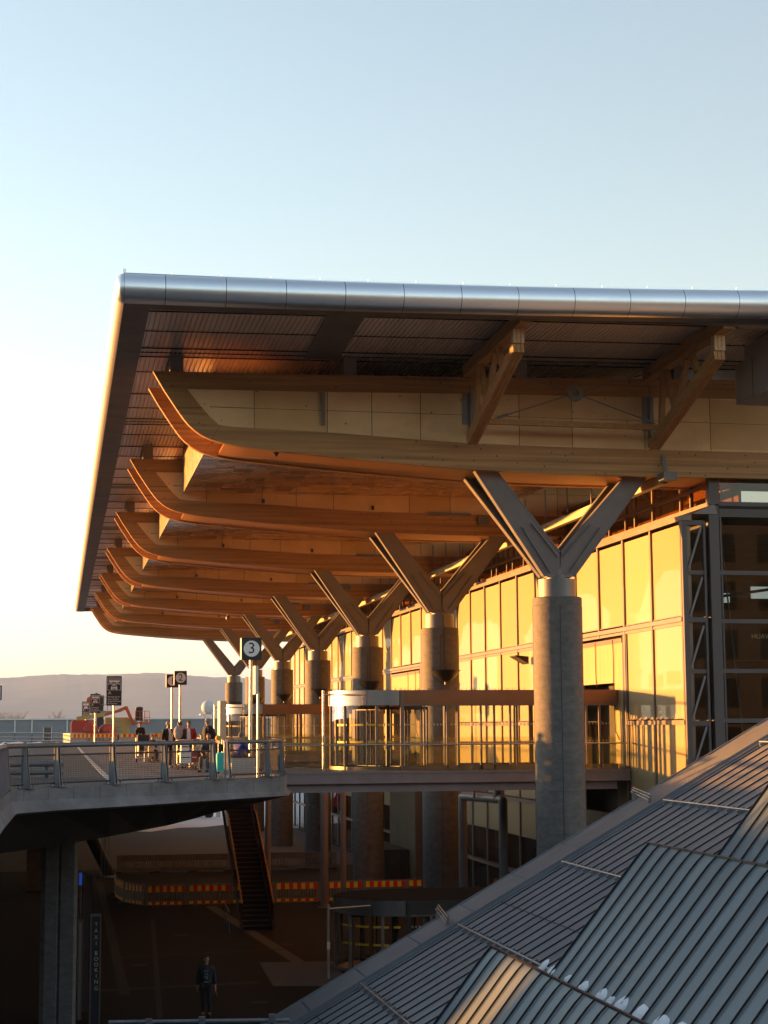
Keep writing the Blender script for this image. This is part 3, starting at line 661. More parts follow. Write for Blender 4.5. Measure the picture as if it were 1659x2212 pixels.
# ------------------------------------------------------------------ concrete columns with Y-shaped steel branches
XC=16.22
def make_column(yc):
    r=thing('column',(XC,yc,GZ),'','column','round concrete columns with Y-shaped steel heads')
    R=.82; k=MB(); k.smooth=True
    k.lathe([(R,GZ),(R,5.36),(R-.012,5.365),(R-.012,5.385),(R,5.39),(R,5.63),(R-.03,5.66)],XC,yc,48); k.lathe([(R-.03,5.66),(0,5.66)],XC,yc,48,smooth=False)
    k.mi(1)
    for z in (-5.9,-4.6,-3.25,-2.0,-.62,.85,2.35,3.05,4.3): k.lathe([(R+.0015,z),(R+.0015,z+.012)],XC,yc,48)
    for q in (-1.75,-.2,1.4,2.9):
        c=Vector((XC+(R+.001)*math.cos(q),yc+(R+.001)*math.sin(q),0)); k.mi(2).box(c.x-.006,c.y-.006,GZ,c.x+.006,c.y+.006,5.36)
    k.build('shaft',['column_concrete','pour_joint','dark_gap'],r)
    k=MB(); k.lathe([(.63,5.66),(.63,6.26)],XC,yc,40); k.lathe([(.63,6.26),(0,6.26)],XC,yc,40,smooth=False); k.lathe([(.36,6.26),(.36,6.42)],XC,yc,24); k.build('steel_collar','stainless',r)
    # flange plates of each branch: near and far plate, spreading apart towards the beam, with a web between
    def plate(sx):
        k=MB()
        for s in (-1,1):
            def pt(x,z):   # x offset from the axis
                f=max(0,min(1,(z-6.35)/3.4)); return (XC+sx*x,yc+s*(.32+.62*f),z)
            A=[pt(-.0,6.42),pt(-.40,6.35),pt(-.52,6.36),pt(-3.12,9.95),pt(-2.42,9.95),pt(-.05,7.15)]
            B=[(p[0],p[1]-s*.05,p[2]) for p in A]; m=len(A)
            k.add(A+B,[(0,1,2,3,4,5),(11,10,9,8,7,6)]+[(i,(i+1)%m,m+(i+1)%m,m+i) for i in range(m)],False)
            # edge flanges
            for a,b in ((pt(-.52,6.36),pt(-3.12,9.95)),(pt(-.03,7.17),pt(-2.42,9.95))):
                k.bar((a[0],a[1]-s*.13,a[2]),(b[0],b[1]-s*.13,b[2]),.30,.04,(sx*-.81,0,-.58))
            # stiffener ribs on the near plate
            for (x0,z0,x1,z1) in ((-.33,6.47,-1.35,7.95),(-.08,6.98,-1.02,8.05)):
                a=pt(x0,z0);b=pt(x1,z1); k.bar((a[0],a[1]+s*.04,a[2]),(b[0],b[1]+s*.04,b[2]),.08,.025,(0.7*sx*-1,0,-.7))
        # web between plates
        def mid(x,z,s): f=max(0,min(1,(z-6.35)/3.4)); return (XC+sx*x,yc+s*(.27+.62*f),z)
        k.add([mid(-.42,6.42,-1),mid(-2.78,9.95,-1),mid(-2.78,9.95,1),mid(-.42,6.42,1)],[(0,1,2,3)],False)
        k.build('branch','steel_paint',r)
    plate(1); plate(-1)
    k=MB(); k.box(XC-.06,yc-.36,6.40,XC+.06,yc+.36,7.2); k.box(XC-.42,yc-.33,6.32,XC+.42,yc+.33,6.41); k.build('node_plate','steel_paint',r)
    return r
col0=make_column(YB[0]); cols_=[col0]+[dup(col0,(0,18*i,0)) for i in range(1,7)]
ctext=['nearest and largest round concrete column, rising from behind the seamed metal roof','second round column from the camera, standing behind the glazed entrance pavilion','third round column from the camera, its lamp bowl just above the silver drum','fourth round column from the camera, left of the third one','fifth round column from the camera, behind the far entrance pavilion','sixth round column from the camera, partly hidden by the number 3 sign pole','farthest and smallest round column at the left end of the row']
for c,t in zip(cols_,ctext): c['label']=t
# lamp bowls on the fronts of the columns, with conduit
def make_bowl(yc):
    r=thing('lamp_bowl',(XC+.02,yc-1.05,3.3),'','lamp','uplighter bowls on the concrete columns')
    k=MB(); cx,cy=XC+.02,yc-.98; k.lathe([(.08,3.32),(.22,3.36),(.45,3.55),(.64,3.80),(.66,3.82),(.62,3.81),(.42,3.58),(.1,3.42)],cx,cy,28); k.build('bowl','lamp_dark',r)
    k=MB(); k.tube((cx,cy,3.34),(cx,cy,3.20),.05,8); k.tube((cx,yc-.86,3.6),(cx,yc-.86,5.6),.022,6); k.path([(cx,yc-.86,5.6),(cx,yc-.68,5.75),(cx,yc-.68,6.3),(cx,yc-.42,6.5),(cx,yc-.45,7.2)],.02,6); k.build('conduit','lamp_dark',r)
    return r
b0=make_bowl(YB[1])
b0['label']='dark shallow lamp bowl on the front of the second column, above the entrance pavilion'
for i in range(2,7): dup(b0,(0,18*(i-1),0),f'dark shallow lamp bowl mounted on the front of the {ordn[i]} column')
# wedge-shaped wall lamp seen left of the nearest column
p=atX(1148,1424,20.28)
k=MB(); k.prism([(20.02,p.z+.10),(19.42,p.z+.16),(19.42,p.z+.12),(20.02,p.z-.22)],'y',p.y-.5,p.y+.5); tag(k.build('wedge_lamp','lamp_dark'),'dark wedge-shaped wall lamp just left of the nearest column','lamp')

# ------------------------------------------------------------------ cut-off timber trusses in front of the nearest beam
def truss(X,yend,label,y0=53.1):
    r=thing('timber_truss',(X,y0,10.8),label,'timber truss','cut-off timber trusses under the roof edge')
    zt=ZS(X)-.05
    k=MB(); k.hexa([(X-.17,yend,zt-.40),(X+.17,yend,zt-.40),(X+.17,y0,zt-.55),(X-.17,y0,zt-.55),(X-.17,yend,zt-.05),(X+.17,yend,zt-.05),(X+.17,y0,zt-.15),(X-.17,y0,zt-.15)]); k.build('top_member','timber',r)
    e0=yend+1.35
    k=MB()
    for s in (-1,0,1): k.bar((X+s*.115,52.6,10.55),(X+s*.115,e0-.55,12.32),.10,.36,(0,.5,.8))
    k.build('diagonal_member','timber',r)
    k=MB()
    for s in (-1,0,1): k.box(X+s*.115-.05,e0-.62,12.42,X+s*.115+.05,e0-.30,12.88)
    k.build('end_post','pale_timber',r)
    for (a,b) in (((51.9,10.9),(51.6,12.75)),((50.6,11.4),(51.3,12.75)),((50.1,11.55),(49.5,12.75)),((48.6,12.15),(49.0,12.8))):
        k=MB(); k.bar((X,a[0],a[1]),(X,b[0],b[1]),.16,.2,(0,1,0)); k.build('strut','timber',r)
    return r
truss(12.85,45.97,'left timber truss end, with a bright pale end post, hanging under the roof edge')
truss(19.0,46.0,'right timber truss end, near the grey duct, hanging under the roof edge')
r=thing('tie_brace',(16.25,52.3,12.12),'grey ring with four crossing tie rods between the two timber truss ends','bracing')
k=MB(); c=(16.25,52.27,12.12); disc(k,c,.27,(1,0,0),(0,0,1),32,.10); disc(k,(16.25,52.33,12.12),.27,(1,0,0),(0,0,1),32,.10); k.smooth=True
for q in (.27,.10):
    P=[(16.25+q*math.cos(2*PI*i/32),y,12.12+q*math.sin(2*PI*i/32)) for y in (52.27,52.33) for i in range(32)]; k.add(P,[(i,(i+1)%32,32+(i+1)%32,32+i) for i in range(32)],True)
k.build('ring','galvanized',r)
for (x,z) in ((13.55,11.22),(18.95,11.2),(13.1,13.0),(19.2,13.0)):
    k=MB(); d=Vector((x-16.25,0,z-12.12)).normalized(); k.tube(Vector((16.25,52.3,12.12))+d*.27,(x,52.3,z),.022,6); e=Vector((x,52.3,z)); k.tube(e-d*.45,e-d*.1,.045,8); k.build('tie_rod','steel_paint',r)
k=MB(); k.bar((12.95,52.2,11.10),(19.5,52.2,11.05),.14,.17); tag(k.build('timber_strut','timber'),'horizontal timber strut joining the two truss ends below the ring','timber strut')
k=MB(); k.bar((19.85,47.4,13.36),(24,47.4,13.44),.2,.19); tag(k.build('timber_stub','pale_timber'),'short pale timber joist poking in under the roof edge at the right','timber joist')
# grey duct at the right edge
r=thing('air_duct',(22.3,44,11.5),'smooth grey metal duct box hanging under the roof at the right edge','duct')
k=MB(); k.box(20.98,46.2,11.52,24.0,50.4,12.80); k.box(21.02,46.2,12.80,24.0,49.7,13.25); k.build('duct_box','duct_metal',r)
k=MB(); k.box(20.96,49.0,11.5,20.975,49.03,12.8); k.box(20.96,47,11.5,20.975,47.03,12.8); k.build('duct_joint','frame',r)
# cable tray with strip lights along the glazing
r=thing('light_trough',(19.56,55,9.4),'long narrow light trough hanging in front of the upper glazing, catching the sun','light trough')
k=MB(); k.box(19.45,53.3,9.36,19.68,160,9.38)
k.box(19.45,53.3,9.38,19.47,160,9.66); k.box(19.66,53.3,9.38,19.68,160,9.66); k.build('trough','trough_paint',r)
for i in range(34):
    y=55.0+i*3.1; k=MB(); k.tube((19.56,y,9.66),(19.56,y,11.1),.03,6); k.build('hanger_rod','steel_paint',r)
k=MB(); k.box(19.3,52.6,9.42,19.75,53.28,9.66); k.build('floodlight','verge_metal',r)
k=MB(); k.bar((19.5,52.95,9.66),(19.5,53.15,10.3),.12,.04,(0,1,0)); k.build('flood_bracket','steel_paint',r)
k=MB(); k.ell((12.2,127,9.52),.18,.18,.22); k.tube((12.2,127,9.7),(12.2,127,9.84),.06,8); tag(k.build('dome_camera','verge_metal'),'small round dome camera hanging below the timber beams','camera')
# ------------------------------------------------------------------ terminal building
XF=20.3
term=thing('terminal_building',(XF+2,54,GZ),'long glazed airport terminal with tall sunlit yellow blinds between dark frames','terminal')
ymul=[53.82+3.0*i for i in range(34)]
rows=[8.20,4.95,1.54,-1.83,-5.05,GZ]
rest=MB(); restg=MB()
portals=[(60.15,66.0),(96.4,105.0)]
def in_portal(y0,y1): return any(y0>a-1 and y1<b+1 for a,b in portals)
for ci,(ya,yb) in enumerate(zip(ymul[:-1],ymul[1:])):
    for ri,(zt,zb) in enumerate(zip(rows[:-1],rows[1:])):
        if ri>=1 and in_portal(ya,yb): continue
        lo=zb+.09; hi=zt-.10
        if ri==0 and in_portal(ya,yb): lo=zb+.12
        a=ya+.13;b=yb-.02
        wob=[random.uniform(-.012,.012) for _ in range(8)]
        near=ci<16; tone=random.choice((0,0,3,4))
        k=MB() if near else rest
        def blind(z0,z1):
            nx=4
            P=[]
            for z in (z0,z1):
                for j in range(nx+1): P.append((XF+.03+wob[j]*(1 if z==z0 else .4),a+(b-a)*j/nx,z))
            k.mi(tone).add(P,[(j,j+1,nx+1+j+1,nx+1+j) for j in range(nx)],True)
            k.mi(1).box(XF+.0,a,z0-.035,XF+.045,b,z0)     # hem bar
        if ri<3: blind(lo+.03,hi)
        elif ri==3:
            blind(-3.42,hi); k.mi(2).quad((XF+.03,a,lo),(XF+.03,b,lo),(XF+.03,b,-3.46),(XF+.03,a,-3.46))
        else: k.mi(2).quad((XF+.03,a,lo),(XF+.03,b,lo),(XF+.03,b,hi),(XF+.03,a,hi))
        if near: k.build('window',['blind','frame','glass_dark','blind_pale','blind_deep'],term)
o=rest.build('window',['blind','frame','glass_dark','blind_pale','blind_deep'],term); o['kind']='stuff'
# mullions and transoms
k=MB()
for i,y in enumerate(ymul):
    inp=any(a-.5<y<b+.5 for a,b in portals)
    z0=4.75 if any(a+.6<y<b-.6 for a,b in portals) else GZ
    k.box(XF-.04,y-.045,z0,XF+.3,y+.10,8.20)
for zt in rows[1:-1]:
    segs=[(ymul[0],ymul[-1])]
    if zt<4.9:
        segs=[(ymul[0],59.82),(65.82,95.82),(104.82,ymul[-1])]
    for a,b in segs: k.box(XF-.07,a,zt-.10,XF+.28,b,zt+.05)
    if zt>4.9: k.box(XF-.02,ymul[0],zt-.22,XF+.26,ymul[-1],zt-.12)
k.hexa([(XF-.10,53.6,8.20),(XF+.3,53.6,8.20),(XF+.3,152.9,8.20),(XF-.10,152.9,8.20),(XF-.10,53.6,8.36),(XF+.3,53.6,8.44),(XF+.3,152.9,8.44),(XF-.10,152.9,8.36)])
k.build('curtain_wall_frame','frame',term)
# black void behind the wall (the inner face of the hall)
k=MB(); k.box(XF+.9,54.3,GZ,XF+1.0,152.9,8.3); k.build('inner_wall','interior_dark',term)
# wood clad portals
for (a,b) in portals:
    k=MB(); k.mi(0).box(XF-.02,a,-1.83,XF+.10,a+.95,4.45); k.box(XF-.02,a+.95,3.0,XF+.10,b,4.45); k.mi(0).box(XF-.02,b-.8,-1.83,XF+.1,b,3.0)
    k.mi(1).box(XF-.05,a-.02,4.45,XF+.12,b,4.62); k.mi(2).box(XF-.02,a-.5,GZ,XF+.3,a-.02,4.75); k.mi(3).box(XF+.05,a,GZ,XF+.25,b,-1.84)
    k.build('wood_portal',['cladding','bronze','frame_dark','tan_wall'],term)
    k=MB(); k.path([(XF-.06,a+.97,4.6),(XF-.05,a+.95,4.0),(XF-.05,a+.98,2.5),(XF-.05,a+.85,1.2),(XF-.05,a+.45,.9)],.016,5); k.build('loose_cable','rubber',term); k=MB(); k.path([(XF-.06,a+3.1,4.6),(XF-.05,a+3.1,3.2),(XF-.05,a+3.0,2.9)],.016,5); k.build('loose_cable','rubber',term)
# bellows and upper glazing
XU=21.5
k=MB(); m=9
for i in range(m):
    t0=i/m;t1=(i+1)/m; k.prism([(XF+.3+(XU-.1-XF-.3)*t0,8.42+.34*t0),(XF+.3+(XU-.1-XF-.3)*t0-.07,8.42+.34*(t0+t1)/2-.03),(XF+.3+(XU-.1-XF-.3)*t1,8.42+.34*t1),(XU,8.42)],'y',53.55+.12*t0*0,152.9)
k.build('bellows','steel_brown',term)
y0=53.9;i=0
k=MB(); kg=MB()
segs=[]; y=53.9
pat=[2.0,1.0,2.9,2.0,1.1]
while y<152: wd=pat[i%5]; segs.append((y,y+wd)); y+=wd; i+=1
for a,b in segs:
    k.box(XU-.06,a-.04,8.8,XU+.06,a+.05,9.75+.9)
k.box(XU-.10,53.8,8.76,XU+.08,153,8.9); k.box(XU-.09,53.8,9.42,XU-.0,153,9.52); k.box(XU-.09,53.8,10.6,XU+.06,153,10.7)
k.build('upper_frame','frame',term)
for j,(a,b) in enumerate(segs[:60]):
    g=MB(); g.quad((XU,a,8.9),(XU,b,8.9),(XU,b,10.6),(XU,a,10.6)); g.build('upper_pane','glass_bronze',term)
k=MB(); k.box(XU+1.2,54.6,8.6,XU+1.3,153,11.2); k.build('inner_wall','interior_wood',term)
# ---- glazed end of the hall, facing the camera
YE=53.7
k=MB()
k.box(XF-.04,YE-.06,GZ,XF+.14,YE+.12,8.25)                           # corner post
k.box(21.02,YE-.03,GZ,21.10,YE+.10,8.2)
k.box(21.22,YE-.10,GZ,21.56,YE+.20,8.72); k.box(21.62,YE-.02,GZ,21.68,YE+.10,8.5); k.box(21.24,YE-.10,8.76,21.60,YE+.2,9.75)
for z in rows[:-1]:
    z_=z-.05
    k.box(XF+.14,YE-.02,z_-.09,21.02,YE+.10,z_+.07)
for z in (8.42,6.47,4.85,3.2,1.56,-.1,-1.8): k.box(21.56,YE-.03,z-.07,34,YE+.10,z+.07)
k.box(XF+.14,YE,6.40,21.02,YE+.1,6.54); k.box(XF+.14,YE,3.12,21.02,YE+.1,3.26)
k.box(21.6,YE-.06,8.72,34,YE+.16,8.86); k.box(21.6,YE-.05,8.42,34,YE+.15,8.62)
k.box(23.6,YE-.0,GZ,23.68,YE+.1,9.7)
k.build('end_frame','end_frame',term)
k=MB()
zz=[8.15,6.47,4.85,3.19,1.52,-.1,-1.8]
for a,b in zip(zz[:-1],zz[1:]): k.bar((20.97,YE+.03,a-.15),(XF+.2,YE+.03,b+.15),.05,.07)
k.build('diagonal_brace','steel_paint',term)
k=MB(); k.box(21.58,YE-.06,8.62,34,YE+.3,8.72); k.mi(1)
for i in range(120): x=21.3+i*.10; k.add([(x,YE-.08,8.5),(x+.01,YE-.08,8.5),(x+.005,YE-.07,8.5),(x+random.uniform(-.02,.03),YE-.12,8.6)],[(0,1,3),(1,2,3),(2,0,3)],False)
k.build('dark_bellows',['dark_gap','wire'],term)
for i,(a,b) in enumerate(zip(zz[:-1],zz[1:])):
    g=MB(); g.quad((21.68,YE+.05,b+.07),(23.6,YE+.05,b+.07),(23.6,YE+.05,a-.07),(21.68,YE+.05,a-.07)); g.build('end_pane','glass_dark',term)
    g=MB(); g.quad((XF+.14,YE+.06,b+.07),(21.02,YE+.06,b+.07),(21.02,YE+.06,a-.07),(XF+.14,YE+.06,a-.07)); g.build('end_pane','glass',term)
g=MB(); g.quad((21.68,YE+.05,8.86),(34,YE+.05,8.86),(34,YE+.05,9.7),(21.68,YE+.05,9.7)); g.build('end_pane','glass_dark',term)
g=MB(); g.quad((23.7,YE+.05,GZ),(34,YE+.05,GZ),(34,YE+.05,8.4),(23.7,YE+.05,8.4)); g.build('end_pane','glass_dark',term)
# interior seen through the glass
k=MB(); k.mi(0).box(21.6,54.5,-.3,60,110,-.1); k.mi(1).box(21.6,96,-.1,60,96.2,9.5); k.box(23.6,70,4.2,44,71,6.4); k.mi(2).box(21.7,56,8.9,60,96,9.1); k.mi(0).box(21.9,62,6.3,34,62.5,6.5)
k.mi(2).box(22.3,66,6.6,40,67,7.6); k.mi(1).box(22.0,72.2,-.1,22.2,96,9); k.mi(0).box(34.2,54,GZ,34.4,96,9.5); k.box(21.6,54.5,GZ,60,110,GZ+.05)
k.build('interior_fitout',['interior_dark','interior_teal','interior_wood'],term)
k=MB(); k.lathe([(.45,-.1),(.45,9)],25.3,66,24); k.mi(1).tube((23.15,57.5,8.6),(23.75,57.2,-.1),.03,6); k.tube((22.3,56.5,8.6),(22.7,56.2,.2),.02,6); k.mi(0).bar((23.2,58,6.0),(27,56,6.5),.06,.1)
k.build('interior_column',['interior_teal','steel_paint'],term)
k=MB(); p=atY(1562,1302,61.5);q=atY(1574,1282,61.5); k.box(p.x,61.4,p.z,q.x,61.5,q.z); p=atY(1622,1293,61.5);q=atY(1675,1268,61.5); k.box(p.x,61.4,p.z,q.x,61.5,q.z); k.build('far_window','daylight_pane',term)
k=MB(); p=atY(1558,1210,58);q=atY(1595,1175,58); k.box(p.x,62.8,p.z,q.x+.5,62.9,q.z); p=atY(1495,1330,56);q=atY(1522,1260,56)
k.box(20.9,55.6,4.6,21.15,55.7,8); k.build('warm_panel','interior_wood',term)
k=MB(); p=atY(1623,1375,69.9); text_mesh(k,'HUAWEI',.30,p,(1,0,0),(0,0,1)); k.build('lettering','banner_letter',term)
# core wall and ground-floor entrance box under the bridge level
k=MB(); k.box(19.35,93.4,GZ,20.24,100.8,-.8); k.build('core_wall','tan_wall',term)
k=MB(); k.mi(0).box(17.9,95,GZ,19.3,103,-5.4); k.mi(1).box(17.84,95.5,-5.3,17.9,102.5,-5.0); k.box(18.2,94.92,GZ,18.8,94.99,-5.5); k.build('entrance_box',['interior_dark','frame_dark'],term)

# ------------------------------------------------------------------ entrance pavilions with a revolving drum
def pavilion(name,label,xl,y0,z0,detail=True,shift=0.):
    """stadium plan: drum at the left end (centre cx), straight part to the facade; y0 = near wall"""
    R=2.2; cx=xl+R; cy=y0+R; X1=XF-.06; zt=z0+(2.86 if z0>-1 else 2.54); zb=zt-.5
    r=thing(name,(cx,cy,z0),label,'entrance pavilion')
    H=PI/2
    k=MB(); k.mi(0).smooth=True
    k.lathe([(R+.02,zb-.04),(R+.02,zt)],cx,cy,30,H,3*H); k.lathe([(R+.02,zb-.04),(R-.25,zb-.04)],cx,cy,30,H,3*H,smooth=False)
    for q in (PI*1.02,PI*1.33): a=(cx+(R+.028)*math.cos(q),cy+(R+.028)*math.sin(q)); k.mi(1).box(a[0]-.008,a[1]-.008,zb,a[0]+.008,a[1]+.008,zt-.01)
    k.build('drum_band',['stainless_bright' if z0>-1 else 'stainless','frame_dark'],r)
    k=MB(); k.box(cx+.02,cy+R-.08,zb,X1,cy+R,zt-.01); k.build('canopy_band','bronze' if z0>-1 else 'frame_dark',r); k=MB(); k.box(cx+.02,y0-.005,zb,X1,y0+.08,zt-.01)
    for x in (cx+.04,cx+5.2): k.mi(1).box(x,y0-.045,z0,x+.13,y0+.06,zt-.06); k.mi(0)
    k.build('canopy_band',['bronze','frame'] if z0>-1 else ['frame_dark','frame_dark'],r)
    k=MB(); P=[(cx+R*math.cos(H+PI*i/24),cy+R*math.sin(H+PI*i/24)) for i in range(25)]+[(X1,cy-R),(X1,cy+R)]
    k.mi(0).prism(P,'z',zt-.03,zt); k.mi(1).prism([(p[0]*.995+cx*.005,p[1]*.99+cy*.01) for p in P],'z',zb+.0,zb+.04)
    k.build('canopy_roof',['verge_metal' if z0>-1 else 'matte_dark','interior_dark'],r)
    k=MB()
    if z0>-1:
      for i in range(420):
        if random.random()<.35:
            q=H+PI*random.random(); x=cx+(R-.05)*math.cos(q); y=cy+(R-.05)*math.sin(q)
        else: x=random.uniform(cx,X1); y=y0+random.uniform(.02,.3)
        h=random.uniform(.06,.14); k.add([(x-.005,y,zt),(x+.005,y,zt),(x,y+.006,zt),(x+random.uniform(-.03,.03),y,zt+h)],[(0,1,3),(1,2,3),(2,0,3)],False)
      k.build('bird_spikes','wire',r)
    # posts
    k=MB()
    angs=[PI*.62,PI*.8,PI*1.0,PI*1.18,PI*1.38]
    for q in angs: x=cx+R*.97*math.cos(q);y=cy+R*.97*math.sin(q); k.box(x-.05,y-.05,z0,x+.05,y+.05,zb)
    xs=[cx+.9,cx+1.75,cx+2.15,cx+3.0,cx+3.5,cx+4.1,cx+6.0,cx+7.0,cx+7.5]
    for x in xs:
        if x<X1-.1: k.box(x,y0+.02,z0,x+.07,y0+.12,zb)
    for x in (cx+.5,cx+2.6,cx+5.4,cx+7.3):
        if x<X1-.1: k.box(x,cy+R-.12,z0,x+.07,cy+R-.02,zb)
    k.box(cx,y0+.02,z0,X1,y0+.12,z0+.16); k.box(cx,y0+.03,zb-.07,X1,y0+.11,zb); k.box(cx,cy+R-.12,z0,X1,cy+R-.02,z0+.14)
    k.lathe([(R-.02,z0),(R-.02,z0+.12)],cx,cy,24,H,3*H)
    k.build('wall_frame','frame',r)
    k=MB(); k.lathe([(R-.06,z0+.12),(R-.06,zb)],cx,cy,24,PI*.95,3*H); k.build('curved_glass','glass',r)
    k=MB(); k.quad((cx,y0+.07,z0+.16),(X1,y0+.07,z0+.16),(X1,y0+.07,zb),(cx,y0+.07,zb)); k.build('front_glass','glass',r)
    k=MB(); k.quad((cx,cy+R-.07,z0+.14),(X1,cy+R-.07,z0+.14),(X1,cy+R-.07,zb),(cx,cy+R-.07,zb)); k.build('rear_glass','glass',r)
    # revolving wings, inner doors
    k=MB()
    for q in (.5,.5+PI/2,.5+PI,.5+1.5*PI):
        d=Vector((math.cos(q),math.sin(q),0)); c=Vector((cx,cy,0))
        for z in (z0+.05,zb-.12): k.bar(c+d*.1+Vector((0,0,z)),c+d*1.95+Vector((0,0,z)),.06,.12)
        k.bar(c+d*1.93+Vector((0,0,z0+.05)),c+d*1.93+Vector((0,0,zb-.1)),.06,.08)
        k.bar(c+d*1.0+Vector((0,0,z0+.05)),c+d*1.0+Vector((0,0,zb-.1)),.05,.06)
    k.tube((cx,cy,z0),(cx,cy,zb),.09,10)
    for x in (cx+2.4,cx+5.2,cx+5.8):
        k.box(x,y0+1.3,z0,x+.08,y0+1.4,zb); k.box(x,cy+R-1.2,z0,x+.08,cy+R-1.1,zb)
    k.build('revolving_door','frame_dark',r)
    # rows of round decals on the glass
    k=MB()
    for z in (z0+1.0,z0+1.62):
        for i in range(30):
            q=PI*1.12+PI*.36*i/30; 
            if i%9 in (7,8): continue
            c=Vector((cx+(R-.03)*math.cos(q),cy+(R-.03)*math.sin(q),z)); t=Vector((-math.sin(q),math.cos(q),0)); disc(k.mi(0),c,.042,t,Vector((0,0,1)),10,.012)
        for i in range(60):
            x=cx+.25+i*.13
            if x>X1-.15 or i%13 in (11,12): continue
            disc(k.mi(1),(x,y0+.055,z),.034,(1,0,0),(0,0,1),10,.016)
    k.build('glass_decals',['decal_yellow','decal_grey'],r)['kind']='stuff'
    k=MB(); k.box(cx+.1,y0-.01,z0-.02,cx+.1,y0+.1,z0) if False else None
    k.lathe([(R-.1,z0+.012),(0,z0+.012)],cx,cy,24,0,2*PI,smooth=False); k.build('door_mat','stainless',r)
    # steel pole with a short arm to the drum
    k=MB(); px,py=xl-.62,y0-.4; k.tube((px,py,z0),(px,py,zt-.02),.045,10); k.tube((px,py,zt-.17),(cx-R*.55,cy-R*.86,zt-.17),.03,8); k.mi(1).box(px-.05,py-.06,z0+1.0,px+.05,py-.0,z0+1.25)
    k.build('guide_pole',['pole_steel','sign_edge'],r)
    return r
pavilion('entrance_pavilion','glazed revolving-door pavilion with silver drum on the footbridge, behind the nearest column',9.82,60.7,-.12)
pavilion('entrance_pavilion','smaller far revolving-door pavilion with silver drum, behind the number 3 sign pole',9.3,98.6,-.12)
pavilion('entrance_pavilion','dark revolving-door pavilion at ground level, half hidden behind the metal roof',9.9,60.2,GZ)
# footbridges to the pavilions
def footbridge(label,y0,y1,x0):
    r=thing('footbridge',(14,y0,-.2),label,'footbridge','footbridges from the road to the terminal doors')
    k=MB(); k.mi(0).box(x0,y0,-.20,XF-.03,y0+.12,-.13); k.box(x0,y0+.03,-.50,XF-.03,y0+.10,-.20); k.box(x0,y0-.05,-.54,XF-.03,y0+.2,-.50); k.box(x0,y0+.14,-.80,XF-.5,y0+.22,-.54); k.box(x0,y0+.1,-.84,XF-.5,y0+.4,-.80)
    k.box(x0,y1-.12,-.8,XF-.03,y1,-.13)
    k.build('edge_girder','steel_brown',r)
    k=MB(); k.box(x0-.4,y0+.12,-.22,XF-.03,y1-.12,-.125); k.build('walkway','pavement',r)
    rr=thing('glass_railing',(14,y0,-.1),label.replace('footbridge','glass railing').replace('steel','clear'),'railing','glass railings on the footbridges')
    for yy in (y0+.05,y1-.05):
        n=int((XF-x0)/1.65)
        for i in range(n):
            a=x0+(XF-.1-x0)*i/n;b=x0+(XF-.1-x0)*(i+1)/n
            k=MB(); k.box(a+.012,yy,-.12,b-.012,yy+.016,1.03); k.build('glass_panel','rail_glass',rr)
        k=MB(); k.tube((x0,yy-.05,.80),(XF-.1,yy-.05,.80),.028,8); k.build('handrail','pole_steel',rr)
footbridge('near steel footbridge joining the road bridge to the front pavilion',59.5,65.6,6.9)
footbridge('far steel footbridge joining the road bridge to the rear pavilion',97.4,103.4,7.0)
# curved glass fence along the road bridge behind the people
rr=thing('glass_railing',(7,80,0),'long glass railing on the far right edge of the road bridge, behind the bald man','railing','glass railings on the footbridges')
for i in range(18):
    y=66+i*1.7; 
    k=MB(); k.box(7.0,y+.02,0,7.016,y+1.68,1.05); k.build('glass_panel','rail_glass',rr)
k=MB(); k.tube((6.95,66,.9),(6.95,96.6,.9),.028,8); k.build('handrail','pole_steel',rr)
# ------------------------------------------------------------------ seamed metal roof, lower right
SL=.5478; Z0=-8.369
zr=lambda x: Z0+SL*x
low=thing('seamed_roof_building',(14,36,GZ),'lower building with steep grey standing-seam metal roof and sawtooth rooflights, bottom right','building')
k=MB(); xa,xb=3.2,24.
k.hexa([(xa,8,zr(xa)-.12),(xb,8,zr(xb)-.12),(xb,40.2,zr(xb)-.12),(xa,40.2,zr(xa)-.12),(xa,8,zr(xa)),(xb,8,zr(xb)),(xb,40.2,zr(xb)),(xa,40.2,zr(xa))])
k.build('roof','roof_zinc',low)
k=MB(); x=xa; i=0
while x<xb:
    b=min(xb,x+1.32); k.mi(0).hexa([(x+.03,40.28,zr(x)-.02),(b-.012,40.28,zr(b)-.02),(b-.012,42.0,zr(b)-.02),(x+.03,42.0,zr(x)-.02),(x+.03,40.28,zr(x)+.05),(b-.012,40.28,zr(b)+.05),(b-.012,42.0,zr(b)+.05),(x+.03,42.0,zr(x)+.05)]); x=b
k.mi(1).hexa([(xa,40.2,zr(xa)-.1),(xb,40.2,zr(xb)-.1),(xb,42.02,zr(xb)-.1),(xa,42.02,zr(xa)-.1),(xa,40.2,zr(xa)-.01),(xb,40.2,zr(xb)-.01),(xb,42.02,zr(xb)-.01),(xa,42.02,zr(xa)-.01)])
k.mi(2)
for yy,h in ((40.22,.10),(39.98,.06),(42.0,.075)): k.bar((xa,yy,zr(xa)+h/2),(xb,yy,zr(xb)+h/2),.035,h)
k.build('verge_flashing',['verge_metal','seam_dark','roof_zinc'],low)
k=MB()
for i in range(46):
    y=39.72-i*.573; k.bar((xa,y,zr(xa)+.015),(xb,y,zr(xb)+.015),.016,.032)
k.build('roof_seams','seam_dark',low)
k=MB()
for X in (10.35,5.9,13.1): 
    if X!=13.1: k.bar((X,8,zr(X)+.006),(X,40.2,zr(X)+.006),.02,.012)
k.build('lap_joint','seam_dark',low)
